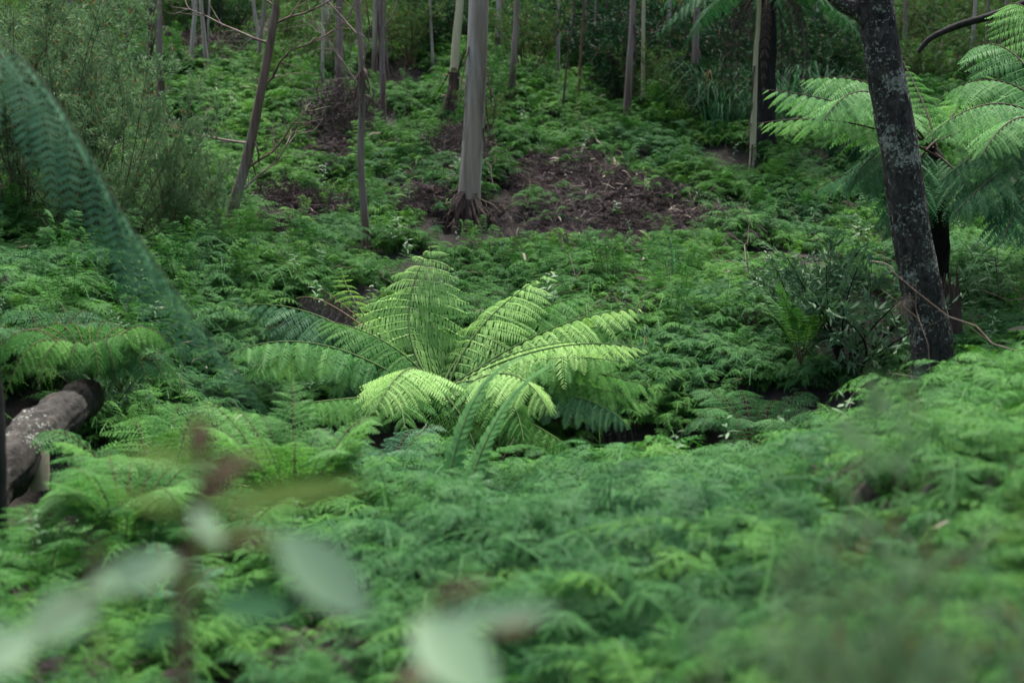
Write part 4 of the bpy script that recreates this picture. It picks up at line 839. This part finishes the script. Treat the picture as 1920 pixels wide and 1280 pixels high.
near_b = [(1050,118,0),(1110,128,0),(1165,140,0),(1225,150,0),(1285,150,0),(1345,165,0),(1395,185,0),(1340,215,0),(1080,60,0),(1190,90,0),(1300,95,0),(1380,110,0),(1500,150,0),(1560,165,0),(1470,190,0),
 (1620,150,1),(1720,150,1),(1790,140,1),(1860,130,1),(1930,120,1),(1760,70,1),(1850,50,1),(1560,80,1),(870,60,0),(820,75,0),(985,90,0),(740,60,1),(640,70,1),(60,60,1),(170,60,1),(330,40,1),(540,60,1),(430,50,0),(110,150,1)]
for k, (u_, v_, hl) in enumerate(near_b):
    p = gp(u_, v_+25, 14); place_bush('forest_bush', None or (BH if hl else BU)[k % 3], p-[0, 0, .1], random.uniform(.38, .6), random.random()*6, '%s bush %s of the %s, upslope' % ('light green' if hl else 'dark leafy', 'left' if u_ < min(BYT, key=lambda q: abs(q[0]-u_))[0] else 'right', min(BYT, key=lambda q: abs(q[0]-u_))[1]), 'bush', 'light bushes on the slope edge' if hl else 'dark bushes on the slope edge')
for row, (yy, step) in enumerate([(20.5, 1.2), (22.5, 1.3), (25, 1.5), (28, 1.8), (32, 2.1), (38, 2.6), (46, 3.2)]):
    x_ = -.42*yy
    while x_ < .42*yy:
        xx = x_+random.uniform(-.5, .5); y2 = yy+random.uniform(-1.6, 1.6); z_ = float(H(xx, y2)); u_, v_ = project([xx, y2, z_]); u_ = float(u_[0]); v_ = float(v_[0])
        x_ += step
        first = yy < 23
        if first and (380 < u_ < 1010) and random.random() < .75: continue
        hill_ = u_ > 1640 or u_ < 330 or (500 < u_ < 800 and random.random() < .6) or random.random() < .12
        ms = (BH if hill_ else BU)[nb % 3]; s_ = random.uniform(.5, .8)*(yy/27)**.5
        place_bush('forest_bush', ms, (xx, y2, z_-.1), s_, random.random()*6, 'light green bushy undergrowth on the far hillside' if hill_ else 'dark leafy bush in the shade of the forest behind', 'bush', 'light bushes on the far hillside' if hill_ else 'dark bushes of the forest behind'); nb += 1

# ------------------------------------------------------------------ sapling close to the lens, lower left, and feathery shrub at the right
PS = lambda u, v, Y: P(u, v, Y*1.2)
def sapling(name, label, base, stem, r0, leaves, smat='redstem'):
    t = thing(name, label, 'sapling', base)
    ob('stem', tube(spline(np.array(stem), 16)-base, np.linspace(r0, r0*.5, 16)*1.2, 8).mesh('stem', M[smat], True), t)
    for (a_, b_, w_, mt) in leaves:
        a_ = PS(*a_); b_ = PS(*b_); L_ = np.linalg.norm(b_-a_); up_ = np.array([.15, -.75, .55])
        sp = spline(np.array(stem), 30); nr = sp[int(np.argmin(np.linalg.norm(sp-a_, axis=1)))]
        if .008 < np.linalg.norm(nr-a_) < .12: ob('leaf_stalk', tube([nr-base, (nr+a_)/2-base+[0, 0, .004], a_-base], [.0014, .0011, .0009], 5, cap=False).mesh('leaf_stalk', M[smat], True), t)
        V, Fc = leafblade(a_-base, b_-a_, L_, w_*1.25, up=up_, curl=.12, n=10)
        ob('leaf', G().add(V, Fc).mesh('leaf', M[mt], True), t, {'saplingred': 'reddish young leaf', 'saplingolive': 'olive yellow leaf'}.get(mt))
    return t
s0 = PS(350, 1290, 1.0); s0[2] = float(H(s0[0], s0[1]))
sapling('sapling', 'blurred sapling close by with reddish tip and large pale leaves', s0,
 [s0, PS(345, 1280, 1.0), PS(360, 1060, 1.0), PS(378, 930, 1.0), PS(374, 800, 1.0)], .0065,
 [((374, 860, 1.0), (374, 778, 1.0), .017, 'saplingred'), ((374, 870, 1.0), (225, 835, 1.02), .010, 'saplingolive'), ((380, 880, 1.0), (490, 850, .98), .011, 'saplingred'), ((378, 930, 1.0), (440, 880, .97), .012, 'saplingred'),
  ((385, 950, 1.0), (690, 895, 1.02), .018, 'saplingolive'), ((350, 960, 1.0), (225, 920, .98), .013, 'saplingolive'),
  ((356, 1040, 1.0), (470, 985, .97), .016, 'saplingolive'), ((520, 1000, .93), (690, 1150, .90), .038, 'sapling'), ((380, 1010, 1.0), (530, 1000, .93), .006, 'redstem'),
  ((340, 1050, 1.0), (180, 1090, .92), .026, 'sapling'), ((352, 1060, 1.0), (360, 1110, .98), .012, 'saplingolive'), ((400, 1130, .97), (540, 1140, .92), .022, 'coolfern'), ((350, 1160, 1.0), (250, 1200, .97), .016, 'coolfern'), ((360, 950, 1.0), (410, 1010, .95), .014, 'sapling')])
s1 = PS(180, 1290, .95); s1[2] = float(H(s1[0], s1[1]))
sapling('sapling', 'blurred pale leaved sapling at the lower left corner', s1, [s1, PS(185, 1240, .95), PS(190, 1120, .95), PS(185, 1080, .95)], .003,
 [((185, 1110, .95), (40, 1200, .9), .032, 'sapling'), ((60, 1190, .9), (-60, 1250, .86), .032, 'sapling'), ((185, 1100, .95), (290, 1060, .93), .022, 'sapling'), ((183, 1130, .95), (175, 1070, .95), .012, 'saplingred')])
s2_ = PS(860, 1320, .9); s2_[2] = float(H(s2_[0], s2_[1]))
sapling('sapling', 'blurred sapling at the bottom centre with one big drooping pale leaf', s2_, [s2_, PS(850, 1290, .9), PS(830, 1230, .9), PS(800, 1170, .9)], .0025,
 [((780, 1160, .9), (925, 1300, .84), .042, 'sapling'), ((790, 1165, .9), (1050, 1135, .88), .014, 'sapling'), ((920, 1180, .95), (1010, 1150, .95), .014, 'saplingred'), ((820, 1110, .95), (920, 1090, .95), .007, 'saplingred'), ((850, 1250, .9), (720, 1270, .95), .014, 'saplingred')])
# feathery shrub at the right edge, out of focus
FS = bush(991, .95, .32, 20, 17, 24, .04, .0055, up=.7, twl=.22, stem_r=.0035, lean=(-.02, 0))
fm = (FS[0].mesh('stems', M['redstem']), FS[1].mesh('foliage', M['teatree']))
for k, (u_, Yb, s_, lab) in enumerate([(1900, 1.6, 1.2, 'feathery blurred shrub rising at the right edge'), (1790, 1.9, .7, 'lower feathery blurred shrub left of the tall one at the right edge'), (1960, 1.3, 1.0, 'nearest feathery shrub cut off by the right edge')]):
    p = P(u_, 900, Yb); p[2] = float(H(p[0], p[1])); place_bush('feathery_shrub', fm, p, s_, k*1.9, lab, 'shrub')
print('objects', len(bpy.data.objects), 'scatter', g_.sum(), dd.sum(), 'bushes', nb, 'tris', sum(len(m_.polygons) for m_ in bpy.data.meshes))
